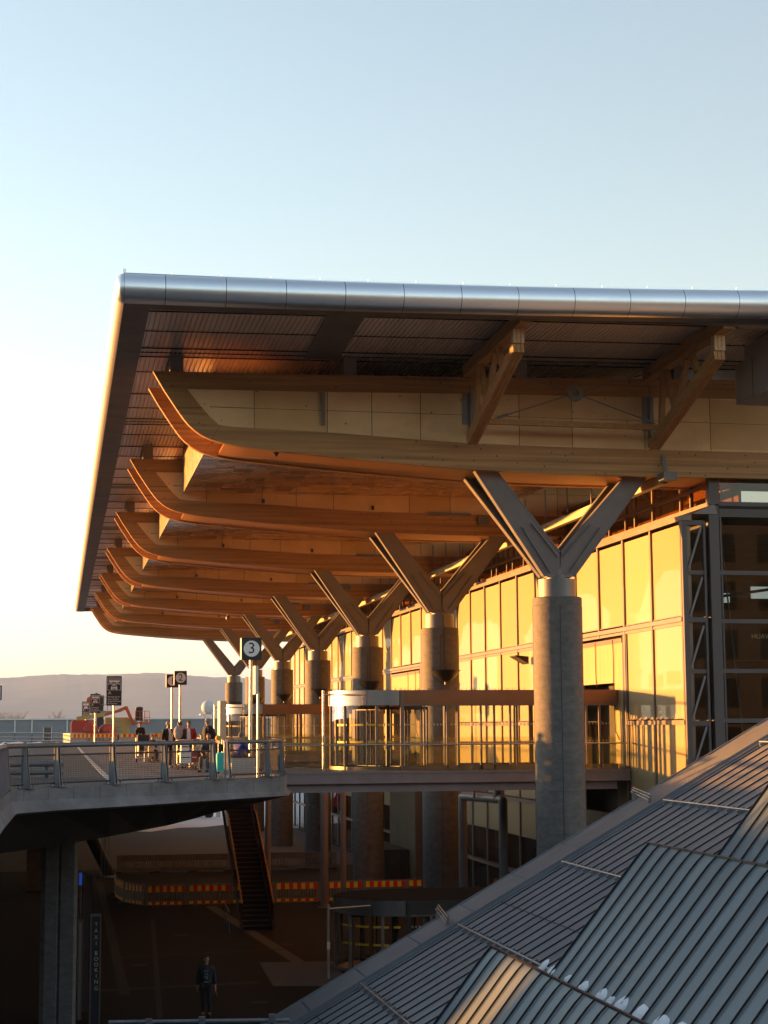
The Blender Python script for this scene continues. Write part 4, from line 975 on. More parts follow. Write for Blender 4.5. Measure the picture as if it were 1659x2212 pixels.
# snow guards: rail with a clamp on every seam
for X in (16.98,14.46,11.88,9.32,7.0):
    k=MB(); n=Vector((-SL,0,1)).normalized(); y1=39.9
    for dz,off in ((.10,0.),): 
        P=Vector((X,0,zr(X)))+n*dz; k.mi(0).tube((P.x,8,P.z),(P.x,y1,P.z),.022,8)
    k.mi(1)
    for i in range(46):
        y=39.72-i*.573; c=Vector((X,y,zr(X)))
        k.bar(c+Vector((-.09,0,-.09*SL))+n*.05,c+Vector((.09,0,.09*SL))+n*.05,.05,.09,n)
    if X in (14.46,9.32):
        for d in (-.05,.0,.05): k.mi(0).tube((X-.18+d*.6,40.5,zr(X-.18+d*.6)+.22+d),(X-.02+d*.6,42.3,zr(X-.02)+.26+d),.016,6)
        k.mi(1).box(X-.14,40.75,zr(X)-.08,X-.06,40.78,zr(X)+.22); k.box(X-.14,41.88,zr(X)-.08,X-.06,41.91,zr(X)+.22)
    k.build('snow_guard',['pole_steel','steel_paint'],low)
# sawtooth rooflights
YT=31.4
teeth=[((1060,2045),(940,2212)),((1400,1822),(1200,2092)),((1738,1590),(1555,1845))]
TF=[]
for a,b in teeth:
    A=atY(*a,YT); B=atY(*b,YT); d=(B-A); d.y=0; d.normalize()
    # run the steep face down to the base roof
    hA=A.z-zr(A.x); t=hA/(-(d.z-SL*d.x)); Bt=A+d*(t+.12)
    TF.append((A,d,Bt,t))
    r_=low; k=MB(); ax,az,bx,bz=A.x,A.z,Bt.x,Bt.z
    k.add([(ax,8,az),(bx,8,bz),(bx,YT,bz),(ax,YT,az)],[(0,1,2,3)],False)
    k.add([(ax,8,az),(ax+.05,8,zr(ax+.05)-.1),(ax+.05,YT,zr(ax+.05)-.1),(ax,YT,az)],[(0,1,2,3)],False)
    k.add([(ax,YT,az),(bx,YT,bz),(ax+.05,YT,zr(ax+.05)-.1)],[(0,1,2)],False)
    o=k.build('rooflight','roof_patina',low)
    nrm=Vector((d.z,0,-d.x)); nrm=nrm if nrm.z>0 else -nrm
    k=MB(); y=YT-.01; j=0
    while y>9:
        p=A+nrm*.025; q=Bt+nrm*.025
        k.bar((p.x+d.x*.4,y,p.z+d.z*.4),(q.x,y,q.z),.016,.034,nrm); k.bar((p.x+d.x*.4,y,p.z+d.z*.4),(p.x+d.x*.16,y-.025,p.z+d.z*.16),.016,.034,nrm); k.bar((p.x+d.x*.16,y-.025,p.z+d.z*.16),(p.x,y-.085,p.z),.016,.03,nrm)
        y-=.57; j+=1
    k.build('rooflight_seams','seam_dark',low)
    k=MB(); k.bar((ax,8,az+.015),(ax,YT+.03,az+.015),.05,.035); k.bar((ax+d.x*.25,YT+.02,az+d.z*.25),(bx,YT+.02,bz),.035,.05,nrm); k.bar((ax,YT-.10,az),(ax+d.x*.25,YT+.0,az+d.z*.25-.04),.03,.04); k.build('ridge_flashing','seam_dark',low)
k=MB(); k.box(xa,41.6,GZ,xb,41.8,zr(xa)-.15); 
k.add([(xa,41.7,zr(xa)-.12),(xb,41.7,zr(xb)-.12),(xb,41.7,zr(xa)-.12)],[(0,1,2)],False); k.build('wall','tan_wall',low)
# snow caught in the valley behind the front rooflight
A,d,Bt,t=TF[1]; nrm=Vector((d.z,0,-d.x)); nrm=nrm if nrm.z>0 else -nrm
k=MB()
for (u,v,wd,ht) in ((1172,2083,.30,.34),(1190,2092,.34,.26),(1226,2110,.30,.20),(1259,2127,.44,.26),(1297,2146,.50,.30),(1318,2156,.30,.2),(1340,2166,.56,.34),(1380,2186,.60,.36),(1424,2209,.66,.36),(1462,2228,.6,.4)):
    r=ray(u,v+8); tt=(A-EYE).dot(nrm)/r.dot(nrm); c=EYE+r*tt; n=22; ring=[]
    up_=-d
    for j,(f,hh) in enumerate(((1.,0.),(.9,.02),(.6,.042),(.3,.05))):
        for i in range(n):
            q=2*PI*i/n; lob=1+.06*math.sin(q*4+u)+.025*random.uniform(-1,1)
            ring.append(c+Vector((0,1,0))*(math.cos(q)*wd*.44*f*lob)+up_*(math.sin(q)*ht*.6*f*lob*(1 if math.sin(q)>0 else .8))+nrm*(hh*(1+.25*random.uniform(-1,1))-.004))
    ring.append(c+nrm*.052)
    F=[(j*n+i,j*n+(i+1)%n,(j+1)*n+(i+1)%n,(j+1)*n+i) for j in range(3) for i in range(n)]+[(3*n+i,3*n+(i+1)%n,4*n) for i in range(n)]
    k.add(ring,F,True)
tag(k.build('snow_patches','snow'),None,None,None,'stuff')
# pipe rail at the bottom edge
r=thing('pipe_rail',(3,40,GZ),'grey pipe handrail crossing the bottom edge below the walking man','railing')
k=MB(); k.tube((1.2,40,-5.13),(5.3,40,-5.23),.05,10); k.build('pipe','galvanized',r)
for x in (2.1,3.3,4.9):
    k=MB(); k.tube((x,40,GZ),(x,40,-5.2),.04,8); k.box(x-.07,39.93,-5.26,x+.07,40.07,-5.08); k.build('post','galvanized',r)

# ------------------------------------------------------------------ stairs from the plaza up to the bridge
r=thing('staircase',(8.5,74.6,GZ),'straight brown steel staircase climbing from the dark plaza to the bridge','staircase')
xa,xb,y0,y1=7.80,9.22,74.6,88.2; n=40
k=MB()
for i in range(n):
    z=GZ+7.2*(i+1)/n; y=y0+(y1-y0)*i/n; dy=(y1-y0)/n; k.mi(0).box(xa+.08,y,z-.03,xb-.08,y+dy+.02,z); k.mi(1).box(xa+.08,y+.02,z-.18,xb-.08,y+.03,z-.03)
k.build('treads',['stair_wood','matte_dark'],r)
for x in (xa,xb-.07):
    k=MB(); k.prism([(y0-.1,GZ),(y0+.25,GZ),(y1,-.4),(y1,.2),(y0-.1,GZ+.3)],'x',x,x+.07); k.build('stringer','stair_wood',r)
    k=MB(); k.prism([(y0,GZ+.35),(y1,.2),(y1,1.05),(y0,GZ+1.15)],'x',x+.02,x+.04); k.build('side_glass','glass_bronze',r)
    k=MB(); k.path([(x+.03,y0-.1,GZ+1.15),(x+.03,y0+6.5,GZ+4.6),(x+.03,y0+7.3,GZ+4.75),(x+.03,y1,1.1)],.035,8); k.build('handrail','timber',r)
r=thing('hand_railing',(7.3,75,GZ),'short pale handrail standing left of the staircase foot','railing')
k=MB(); k.path([(7.2,73.6,GZ+.9),(7.35,77.2,GZ+.9)],.025,6); k.path([(7.2,73.6,GZ+.5),(7.35,77.2,GZ+.5)],.018,6); k.build('rail','galvanized',r)
for y in (73.7,75.4,77.1): k=MB(); k.tube((7.2+(y-73.6)*.04,y,GZ),(7.2+(y-73.6)*.04,y,GZ+.9),.025,6); k.build('post','galvanized',r)

# ------------------------------------------------------------------ striped barriers
def make_barrier(L=2.05,H=1.06,body='plastic_white',low_band=True):
    r=thing('safety_barrier',(0,0,0),'','barrier')
    k=MB(); y=-.025
    k.box(0,-.03,0,.07,.03,H); k.box(L-.07,-.03,0,L,.03,H); k.box(.07,-.03,H-.38,L-.07,.03,H); k.box(.07,-.03,.08,L-.07,.03,.30)
    n=15
    for i in range(n):
        x=.07+(L-.14)*(i+.25)/n; k.box(x,-.02,.30,x+(L-.14)/n*.55,.02,H-.38)
    k.box(L*.46,-.025,.42,L*.54,.025,.58)
    k.build('panel',body,r)
    k=MB(); m=10
    for i in range(m):
        x0=.09+(L-.18)*i/m;x1=.09+(L-.18)*(i+1)/m
        k.mi(i%2).box(x0+.003,-.036,H-.34,x1-.003,-.031,H-.06)
    k.build('reflector_strip',['reflect_yellow','reflect_red'],r); k=MB()
    for i in range(m if low_band else 0):
        x0=.09+(L-.18)*i/m;x1=.09+(L-.18)*(i+1)/m; k.mi(i%2).box(x0+.003,-.036,.12,x1-.003,-.031,.25)
    if low_band: k.build('reflector_strip',['reflect_yellow','reflect_red'],r)
    for x in (.12,L-.12):
        k=MB(); k.hexa([(x-.2,-.28,0),(x+.2,-.28,0),(x+.2,.28,0),(x-.2,.28,0),(x-.14,-.2,.09),(x+.14,-.2,.09),(x+.14,.2,.09),(x-.14,.2,.09)]); k.build('foot','rubber',r)
    return r
protoL=make_barrier(body='plastic_grey'); protoU=make_barrier(H=.98,low_band=False)
usedL=[0];usedU=[0]
def place(proto,used,a,b,z,label,group):
    a=Vector((a[0],a[1],z));b=Vector((b[0],b[1],z)); ang=math.atan2(b.y-a.y,b.x-a.x)
    o=proto if not used[0] else copy_tree(proto)
    used[0]=1; o.location=a; o.rotation_euler=(0,0,ang); L=(b-a).length; o.scale=(L/2.05*.985,1,1)
    o['label']=label; o['group']=group; return o
GL='striped barriers around the works in the dark plaza'
XS=[4.28,6.27,8.42,10.55,12.78,15.0,17.2,19.4]
lab=['red and yellow striped barrier in the plaza, leftmost of the front row','red and yellow striped barrier in the plaza, directly left of the staircase','red and yellow striped barrier partly hidden behind the staircase foot','striped barrier in the plaza, directly right of the staircase','striped barrier in the plaza, above the guide pole of the dark pavilion','striped barrier in the plaza, in front of the third column','striped barrier at the right end of the front row, beside the second column']
for i in range(7): place(protoL,usedL,(XS[i],85.1),(XS[i+1],85.0),GZ,lab[i],GL)
place(protoL,usedL,(3.34,86.9),(4.22,85.2),GZ,'striped barrier turned sideways at the left corner of the plaza works',GL)
place(protoL,usedL,(3.0,89.6),(3.3,87.1),GZ,'plain side barrier seen edge-on, second from the left corner of the plaza works',GL)
place(protoL,usedL,(3.0,92.2),(3.0,89.8),GZ,'plain side barrier seen edge-on, third from the left corner of the plaza works',GL)
xs=[3.5,5.75,8.0,10.2,12.4,14.6,16.8]
lb=['grey back-row barrier in the plaza, leftmost, its back to the camera','grey back-row barrier in the plaza, second from the left end','grey back-row barrier in the plaza, third from the left, meeting the staircase','grey back-row barrier in the plaza, just right of the staircase','grey back-row barrier in the plaza, left of the fourth column','grey back-row barrier in the plaza, between the steel posts']
for i in range(6): place(protoL,usedL,(xs[i+1],105.0),(xs[i],105.2),GZ,lb[i],GL)
GU='white striped barriers around the boom lifts on the bridge'
pU=[((.35,153.5),(.95,150.2)),((.95,150.0),(2.9,150.0)),((2.95,150.0),(4.95,150.0)),((5.1,150.0),(7.55,150.0)),((7.75,150.0),(10.5,150.0))]
lu=['white barrier standing edge-on at the left end of the row before the boom lifts','white striped barrier below the leftmost lane sign','white striped barrier between the two leftmost lane signs','white striped barrier right of the middle lane sign','white striped barrier under the orange boom, left of the man in black']
for (a,b),t in zip(pU,lu): place(protoU,usedU,a,b,0,t,GU)

# ------------------------------------------------------------------ steel posts and pipes below the bridge
for (x,y,rad,t) in ((12.7,83,.19,'thick round steel post under the footbridge, left of the third column'),(13.62,83,.14,'thinner round steel post under the footbridge, beside the thick one'),(9.95,83,.14,'round steel post behind the staircase, left of the fifth column'),(13.1,118,.16,'far round steel post under the bridge near the fourth column')):
    k=MB(); k.tube((x,y,GZ),(x,y,-.85),rad,18); k.lathe([(rad+.12,GZ),(rad+.12,GZ+.03),(rad,GZ+.03)],x,y,18,smooth=False); tag(k.build('steel_post','steel_brown'),t,'post')
r=thing('pipe_portal',(17,67,GZ),'grey pipe frame of two thick uprights and a crossbar below the footbridge','pipe frame')
pa=atY(999,1712,69);pb=atY(1086,1716,65.6)
k=MB(); k.tube((pa.x,69,GZ),(pa.x,69,-1.45),.18,20); k.ell((pa.x,69,-1.45),.18,.18,.18); k.build('upright','steel_paint',r)
k=MB(); k.tube((pb.x,65.6,GZ),(pb.x,65.6,-1.45),.18,20); k.ell((pb.x,65.6,-1.45),.18,.18,.18); k.build('upright','steel_paint',r)
k=MB(); k.tube((pa.x,69,-1.42),(pb.x,65.6,-1.42),.17,20); k.tube((pa.x+.1,67.4,-1.42),(pa.x+.1,67.4,-.84),.06,8); k.tube((pb.x-.1,66,-1.42),(pb.x-.1,66,-.84),.19,16); k.build('crossbar','steel_paint',r)

# ------------------------------------------------------------------ taxi pylon and its neighbours under the bridge
def pylon(name,u0,u1,v0,Y,label,cat,m,th=.25):
    a=atY(u0,v0,Y);b=atY(u1,v0,Y); r=thing(name,((a.x+b.x)/2,Y,GZ),label,cat); k=MB()
    k.mi(0).box(a.x,Y,GZ,b.x,Y+th,a.z); k.mi(1).box(a.x-.015,Y-.02,GZ,a.x+.02,Y+th+.02,a.z+.02); k.box(b.x-.02,Y-.02,GZ,b.x+.015,Y+th+.02,a.z+.02); k.box(a.x-.015,Y-.02,a.z,b.x+.015,Y+th+.02,a.z+.06)
    k.build('pylon_body',m,r); return r,a,b
r,a,b=pylon('taxi_pylon',197,218,1980,52,'tall dark TAXI BOOKING pylon beside the bridge pier','sign',['sign_black','frame'])
k=MB()
for ch,yy in zip('TAXIBOOKING',(823,858,895,930,985,1018,1050,1082,1115,1148,1185)): 
    p=atY(207.7,1684.2+yy*.3807,51.975); text_mesh(k,ch,.16,p,(1,0,0),(0,0,1),align='CENTER')
k.build('lettering','letter_gold',r)
k=MB()
for i in range(40):
    x=random.uniform(a.x,b.x);y=52+random.random()*.25;z=a.z+.06; k.add([(x-.005,y,z),(x+.005,y,z),(x,y+.005,z),(x+random.uniform(-.04,.04),y,z+.16)],[(0,1,3),(1,2,3),(2,0,3)],False)
k.build('bird_spikes','wire',r)
pylon('blank_pylon',183,198,1893,54.5,'plain dark reddish pylon just behind the taxi pylon','sign',['dull_red','frame_dark'])
pylon('ticket_post',170,178,1992,53.2,'slim silver post beside the bridge pier','post',['pole_steel','frame'],.12)
p=atY(171,1886,56);q=atY(177,1912,56); r=thing('blue_sign',(p.x,56,GZ),'small glowing blue sign on a post right of the bridge pier','sign')
k=MB(); k.box(p.x,56,q.z,q.x,56.1,p.z); k.build('sign_face','lamp_blue',r); k=MB(); k.tube((p.x+.05,56.12,GZ),(p.x+.05,56.12,p.z),.04,8); k.build('post','frame_dark',r)
c=atY(226,1894,60); r=thing('pendant_lamp',(c.x,60,c.z),'pale round disc lamp hanging below the road bridge','lamp')
k=MB(); k.lathe([(0,c.z+.05),(.32,c.z+.03),(.33,c.z),(.3,c.z-.02),(0,c.z-.02)],c.x,60,24); k.build('lamp_shade','galvanized',r)
k=MB(); [k.tube((c.x+dx,60,c.z),(c.x+dx,60,-1.7),.012,5) for dx in (-.12,0,.12)]; k.build('hanger','steel_paint',r)
k=MB(); p=atY(193,1800,97);q=atZ(236,1891,GZ); k.tube(p,q,.34,12); tag(k.build('raking_strut','frame_dark'),'dark slanting strut under the road bridge, behind the hanging disc lamp','strut')
# far vehicle and post on the snow
r=thing('snow_machine',(14.6,166,GZ),'small red machine parked on the snow, seen under the bridge deck','vehicle')
k=MB(); k.box(11.8,166,GZ+.5,14.9,168,GZ+1.5); k.prism([(12.4,GZ+1.5),(14.4,GZ+1.5),(14.0,GZ+2.3),(12.7,GZ+2.3)],'y',166.2,167.8); k.build('body','lift_red',r)
for x in (12.4,14.2):
    k=MB(); k.tube((x,165.9,GZ+.45),(x,166.2,GZ+.45),.45,16); k.build('wheel','rubber',r)
k=MB(); k.box(14.9,165.8,GZ+.1,15.3,166,GZ+4.0); tag(k.build('striped_post','plastic_white'),'pale upright post on the snow beside the staircase top','post')

# ------------------------------------------------------------------ shading wall added beyond the left edge of the picture, to shade the plaza
r=thing('shade_wall',(-46,60,GZ),'concrete shading wall with an opening, added to the left, outside the picture','building')
k=MB()
OPN=SUN_GAPS   # list of (y0,y1,z0,z1) openings cut so a sun patch reaches the roof
ycuts=sorted(set([-80,260]+[v for o in OPN for v in o[:2]]))
for a,b in zip(ycuts[:-1],ycuts[1:]):
    holes=[o for o in OPN if o[0]<=a and o[1]>=b]; z=GZ
    for o in sorted(holes,key=lambda o:o[2]): k.box(-48,a,z,-44,b,o[2]); z=o[3]
    k.box(-48,a,z,-44,b,2.0)
k.build('wall','parapet_concrete',r)

# blocks added behind and beside the camera to keep sky light off the plaza
for (x0,y0,x1,y1,h,t) in ((-70,-60,90,-26,19,'long dark shading block added behind the camera'),(-95,-90,-66,30,21,'tall dark shading block added far to the left behind the camera')):
    r=thing('shade_block',((x0+x1)/2,(y0+y1)/2,GZ),t,'building')
    k=MB(); k.box(x0,y0,GZ,x1,y1,h); k.build('wall','block_wall',r)
    k=MB()
    for i in range(int((x1-x0)/6)):
        for j in range(6): k.quad((x0+1+i*6,y1+.02,GZ+2+j*4),(x0+5+i*6,y1+.02,GZ+2+j*4),(x0+5+i*6,y1+.02,GZ+4.4+j*4),(x0+1+i*6,y1+.02,GZ+4.4+j*4))
    o=k.build('window','glass_pane_dark',r); o['kind']='stuff'
    k=MB(); k.box(x0-.3,y0-.3,h,x1+.3,y1+.3,h+.4); k.build('roof','verge_metal',r)

# crash-barrier shapes added on the bridge just outside the picture to shade the railing
for i in range(4):
    y=43.5+i*2.6; k=MB(); x=-3.1-.03*y+1.3
    k.prism([(x-.3,0),(x+.3,0),(x+.3,.12),(x+.12,.35),(x+.10,.78),(x-.10,.78),(x-.12,.35),(x-.3,.12)],'y',y,y+2.55)
    tag(k.build('shade_barrier','parapet_concrete'),f'{["nearest","second","third","farthest"][i]} grey shading barrier added in a row on the road, outside the picture at left','barrier','shading barriers added on the road')
# ------------------------------------------------------------------ signs on the bridge
def number_sign(digit,x,y,zb,zt,label,back=.42):
    w_=.66; r=thing('number_sign',(x,y,0),label,'sign','numbered box signs on poles')
    k=MB(); k.tube((x,y+.2,0),(x,y+.2,zb),.055,12); k.build('pole','pole_steel',r)
    k=MB(); k.mi(0).box(x-w_/2,y,zb,x+w_/2,y+back,zt); k.mi(1).box(x-w_/2-.012,y+.012,zb+.012,x-w_/2-.0,y+back-.012,zt-.012); k.build('box',['sign_black','sign_edge'],r)
    cz=(zb+zt)/2
    k=MB(); disc(k,(x,y-.006,cz),.27,(1,0,0),(0,0,1),40); k.build('face_disc','sign_white',r)
    k=MB(); text_mesh(k,digit,.52,(x,y-.011,cz),(1,0,0),(0,0,1),align='CENTER'); k.build('digit','sign_black',r)
number_sign('3',6.27,57,3.68,4.42,'black box sign with a white disc numbered 3 on a steel pole')
number_sign('2',6.32,92,3.71,4.45,'black box sign numbered 2 on a pole, in front of the sign numbered 1')
number_sign('1',6.14,96,3.66,4.38,'black box sign numbered 1, half hidden behind the sign numbered 2')
def lane_sign(x,y,label,scale=1.):
    w_=.80*scale; h=1.56*scale; z0=2.61; r=thing('lane_sign',(x,y,0),label,'sign','lane signs with bus and taxi symbols')
    k=MB(); k.tube((x,y+.06,0),(x,y+.06,z0+h*.9),.05,12); k.build('pole','pole_steel',r)
    k=MB(); pr=[]; 
    for cx,cz,a0 in ((w_/2-.05,z0+h-.05,0),(-w_/2+.05,z0+h-.05,90),(-w_/2+.05,z0+.05,180),(w_/2-.05,z0+.05,270)):
        for i in range(4): t=math.radians(a0+30*i); pr.append((x+cx+.05*math.cos(t),cz+.05*math.sin(t)))
    k.prism(pr,'y',y-.02,y+.01); k.build('plate','sign_black',r)
    k=MB(); f=y-.025; S=scale
    def Q(x0,z0_,x1,z1): k.quad((x+x0*S,f,z0+h-z0_*S),(x+x1*S,f,z0+h-z0_*S),(x+x1*S,f,z0+h-z1*S),(x+x0*S,f,z0+h-z1*S))
    for zt_,zb_ in ((.085,.395),(.42,.745)):
        Q(-.35,zt_,.35,zt_+.018);Q(-.35,zb_-.018,.35,zb_);Q(-.35,zt_+.018,-.332,zb_-.018);Q(.332,zt_+.018,.35,zb_-.018)
    # bus
    def poly(pts): k.add([(x+a*S,f,z0+h-b*S) for a,b in pts],[tuple(range(len(pts)))],False)
    poly([(-.27,.14),(.29,.14),(.29,.16),(-.275,.16)]); Q(-.28,.225,.29,.32)
    for a in (-.27,-.14,-.01,.12,.255): Q(a,.16,a+.025,.225)
    for cx in (-.17,.14): disc(k,(x+cx*S,f-.002,z0+h-.325*S),.045*S,(1,0,0),(0,0,1),14)
    # taxi front view
    poly([(-.10,.47),(.10,.47),(.12,.50),(-.12,.50)]); poly([(-.12,.50),(-.10,.50),(-.12,.565),(-.15,.565)]); poly([(.10,.50),(.12,.50),(.15,.565),(.12,.565)])
    Q(-.17,.565,.17,.61);Q(-.17,.61,-.10,.65);Q(.10,.61,.17,.65);Q(-.06,.61,.06,.63);Q(-.17,.65,.17,.685);Q(-.15,.685,-.09,.72);Q(.09,.685,.15,.72);Q(-.05,.445,.05,.468)
    text_mesh(k,'A',.25*S,(x-.31*S,f,z0+h-.89*S),(1,0,0),(0,0,1))
    for i,t in enumerate(('Avstigning for','buss og taxi.','Opphold maks','8 minutter.')): text_mesh(k,t,.115*S,(x-.315*S,f,z0+h-(1.09+.118*i)*S),(1,0,0),(0,0,1))
    k.build('lettering','sign_white',r)
lane_sign(2.81,92,'largest of three dark lane signs with bus and taxi symbols')
lane_sign(2.80,140,'middle-sized lane sign with bus and taxi symbols, before the upright lift basket')
lane_sign(2.66,184*.985,'smallest lane sign with bus and taxi symbols, leftmost of the three')
r=thing('plate_sign',(5.64,49.9,0),'narrow pale sign plate seen edge-on, on the thin pole at the kerb end','sign')
k=MB(); k.tube((5.68,49.9,0),(5.68,49.9,2.45),.038,10); k.build('pole','pole_steel',r)
k=MB(); k.box(5.60,49.9,2.40,5.69,50.55,3.23); k.build('plate','sign_edge',r)
r=thing('totem_sign',(6.74,72,0),'tall pale totem board catching the sun, behind the bald man','sign')
k=MB(); k.box(6.6,72,0,6.86,73.1,2.54); k.mi(1).box(6.865,72.05,0,6.885,73.05,2.5); k.build('board',['sign_edge','verge_metal'],r)
k=MB(); a=atY(-12,1512,30);b=atY(4,1481,30); k.mi(0).box(a.x,30,a.z,b.x,30.03,b.z); k.mi(1).box(a.x,29.99,a.z+.02,b.x-.02,29.998,b.z-.02); k.mi(0).box(a.x-.2,30.03,-.01,a.x-.12,30.1,b.z); tag(k.build('edge_sign',['sign_black','sign_white']),'white sign with black border, cut by the left edge of the picture','sign')

# ------------------------------------------------------------------ people
def skin_mesh(V,E,R,sub=1):
    me=bpy.data.meshes.new('skel'); me.from_pydata([Vector(v) for v in V],E,[]); ob=bpy.data.objects.new('skel',me); COL.objects.link(ob)
    m=ob.modifiers.new('s','SKIN'); m.use_smooth_shade=True
    for i,r_ in enumerate(R):
        d=me.skin_vertices[0].data[i]; d.radius=(r_ if isinstance(r_,tuple) else (r_,r_)); d.use_root=(i==0)
    q=ob.modifiers.new('u','SUBSURF'); q.levels=sub; q.render_levels=sub
    dg=bpy.context.evaluated_depsgraph_get(); out=bpy.data.meshes.new_from_object(ob.evaluated_get(dg)); bpy.data.objects.remove(ob); bpy.data.meshes.remove(me)
    return out
def obj(name,me,m,parent):
    me.materials.clear(); me.materials.append(MATS[m]); me.name=name
    for p in me.polygons: p.use_smooth=True
    o=bpy.data.objects.new(name,me); COL.objects.link(o); o.parent=parent; ORG[o.name]=ORG[parent.name]; return o
STAND=dict(pel=(0,0,.96),sp=(0,.005,1.14),ch=(0,.0,1.34),nk=(0,.005,1.50),hb=(0,-.015,1.575),
  sl=(.185,.01,1.43),el=(.235,.03,1.14),wl=(.235,-.05,.90),sr=(-.185,.01,1.43),er=(-.235,.03,1.14),wr=(-.235,-.05,.90),
  hl=(.09,0,.92),kl=(.105,-.02,.51),al=(.11,.03,.09),tl=(.125,-.13,.04),hr=(-.09,0,.92),kr=(-.105,-.02,.51),ar=(-.11,.03,.09),tr=(-.125,-.13,.04))
SIT=dict(pel=(0,.05,.52),sp=(0,.07,.70),ch=(0,.03,.90),nk=(0,-.01,1.06),hb=(0,-.04,1.135),
  sl=(.185,.01,.98),el=(.24,-.08,.72),wl=(.14,-.30,.64),sr=(-.185,.01,.98),er=(-.24,-.08,.72),wr=(-.14,-.30,.64),
  hl=(.10,.03,.50),kl=(.13,-.42,.50),al=(.13,-.42,.10),tl=(.14,-.58,.045),hr=(-.10,.03,.50),kr=(-.13,-.42,.50),ar=(-.13,-.42,.10),tr=(-.14,-.58,.045))
def person(loc,heading,h,label,pose=None,over=None,top='cloth_black',legs='cloth_black',hair='hair_dark',bulk=1.,bald=False,headturn=0.,front=None,hat=None,long_coat=False,group='people waiting on the bridge'):
    r=thing('person',loc,label,'person',group); ORG[r.name]=Vector((0,0,0)); s=h/1.75
    J=dict(pose or STAND); J.update(over or {})
    J={k_:Vector(v)*s for k_,v in J.items()}
    # body: one continuous skinned surface with head, nose, palms, fingers
    V=[];E=[];R=[];ix={}
    def add(n,p,rad,par=None):
        ix[n]=len(V); V.append(p); R.append(tuple(q*s for q in rad) if isinstance(rad,tuple) else rad*s)
        if par is not None: E.append((ix[par],ix[n]))
    add('pel',J['pel'],(.13,.10)); add('sp',J['sp'],(.12,.09),'pel'); add('ch',J['ch'],(.14,.10),'sp'); add('nk',J['nk'],.052,'ch')
    ht=Matrix.Rotation(headturn,3,'Z'); hb=J['hb']
    def H(v): return hb+ht@(Vector(v)*s)
    add('jaw',H((0,-.012,.0)),(.058,.062),'nk'); add('face',H((0,-.016,.065)),(.074,.088),'jaw'); add('brow',H((0,-.006,.125)),(.076,.092),'face'); add('crown',H((0,.0,.172)),(.052,.062),'brow')
    for q,sg in (('l',1),('r',-1)):
        add('s'+q,J['s'+q],.058,'ch'); add('e'+q,J['e'+q],.043,'s'+q); add('w'+q,J['w'+q],.029,'e'+q)
        d=(J['w'+q]-J['e'+q]).normalized(); sd_=Vector((sg,0,0)); sd_=(sd_-d*sd_.dot(d)).normalized(); fw=d.cross(sd_).normalized()
        add('p'+q,J['w'+q]+d*.055*s,(.036,.02),'w'+q)
        for fi,(off,ln) in enumerate(((-.028,.062),(-.010,.074),(.009,.070),(.027,.056))):
            base=J['w'+q]+d*.095*s+fw*off*s; add(f'f{q}{fi}',base,.0095,'p'+q); add(f'g{q}{fi}',base+d*ln*.55*s-sd_*.012*s,.0085,f'f{q}{fi}'); add(f'h{q}{fi}',base+d*ln*s-sd_*.034*s,.007,f'g{q}{fi}')
        add('t'+q+'0',J['w'+q]+d*.05*s-fw*.04*s,.011,'p'+q); add('t'+q+'1',J['w'+q]+d*.085*s-fw*.058*s,.009,'t'+q+'0')
        add('h'+q,J['h'+q],.085,'pel'); add('k'+q,J['k'+q],.055,'h'+q); add('a'+q,J['a'+q],.036,'k'+q); add('o'+q,J['t'+q],(.035,.025),'a'+q)
    body=obj('body',skin_mesh(V,E,R,1),'skin',r)
    k=MB(); nose=[H((.0,-.118,.055)),H((.015,-.092,.05)),H((-.015,-.092,.05)),H((0,-.092,.10))]; k.add(nose,[(0,1,3),(0,3,2),(0,2,1),(1,2,3)],False)
    for sg in (-1,1): k.ell(H((sg*.075,.0,.075)),.012*s,.02*s,.03*s,8,6)
    k.build('nose_and_ears','skin',r)
    k=MB(); [k.ell(H((sg*.03,-.094,.098)),.011*s,.007*s,.007*s,8,6) for sg in (-1,1)]; k.build('eyes','eye',r)
    k=MB(); k.ell(H((0,-.093,.018)),.022*s,.006*s,.006*s,8,6); k.build('mouth','lip',r)
    # hair
    k=MB()
    P=[];nn,mm=16,8
    for j in range(mm+1):
        t=PI*.58*j/mm
        for i in range(nn):
            a=2*PI*i/nn; y=math.sin(a); tt=t*(1.0 if y>-.2 else .60) if not bald else PI*(.30+.28*j/mm)
            if bald and y<.0: tt=PI*.56
            jit=1+.05*random.uniform(-1,1)
            P.append(H((.092*math.sin(tt)*math.cos(a)*jit,.004+.106*math.sin(tt)*y*jit,.092+.098*math.cos(tt)*jit)))
    k.add(P,[(j*nn+i,j*nn+(i+1)%nn,(j+1)*nn+(i+1)%nn,(j+1)*nn+i) for j in range(mm) for i in range(nn)],True)
    k.build('hair',hair,r)
    if hat:
        k=MB(); 
        P=[]
        for j in range(mm+1):
            t=PI*.52*j/mm
            for i in range(nn):
                a=2*PI*i/nn; P.append(H((.104*math.sin(t)*math.cos(a),.002+.118*math.sin(t)*math.sin(a),.10+.115*math.cos(t)-(.0 if math.sin(a)<.3 else .03*j/mm))))
        k.add(P,[(j*nn+i,j*nn+(i+1)%nn,(j+1)*nn+(i+1)%nn,(j+1)*nn+i) for j in range(mm) for i in range(nn)],True); k.build('hat',hat,r)
    # jacket
    b=bulk; V=[];E=[];R=[];ix={}
    lo=J['pel']+(Vector((0,0,-.16 if long_coat else -.06))*s if pose is None else Vector((0,0,.02)))
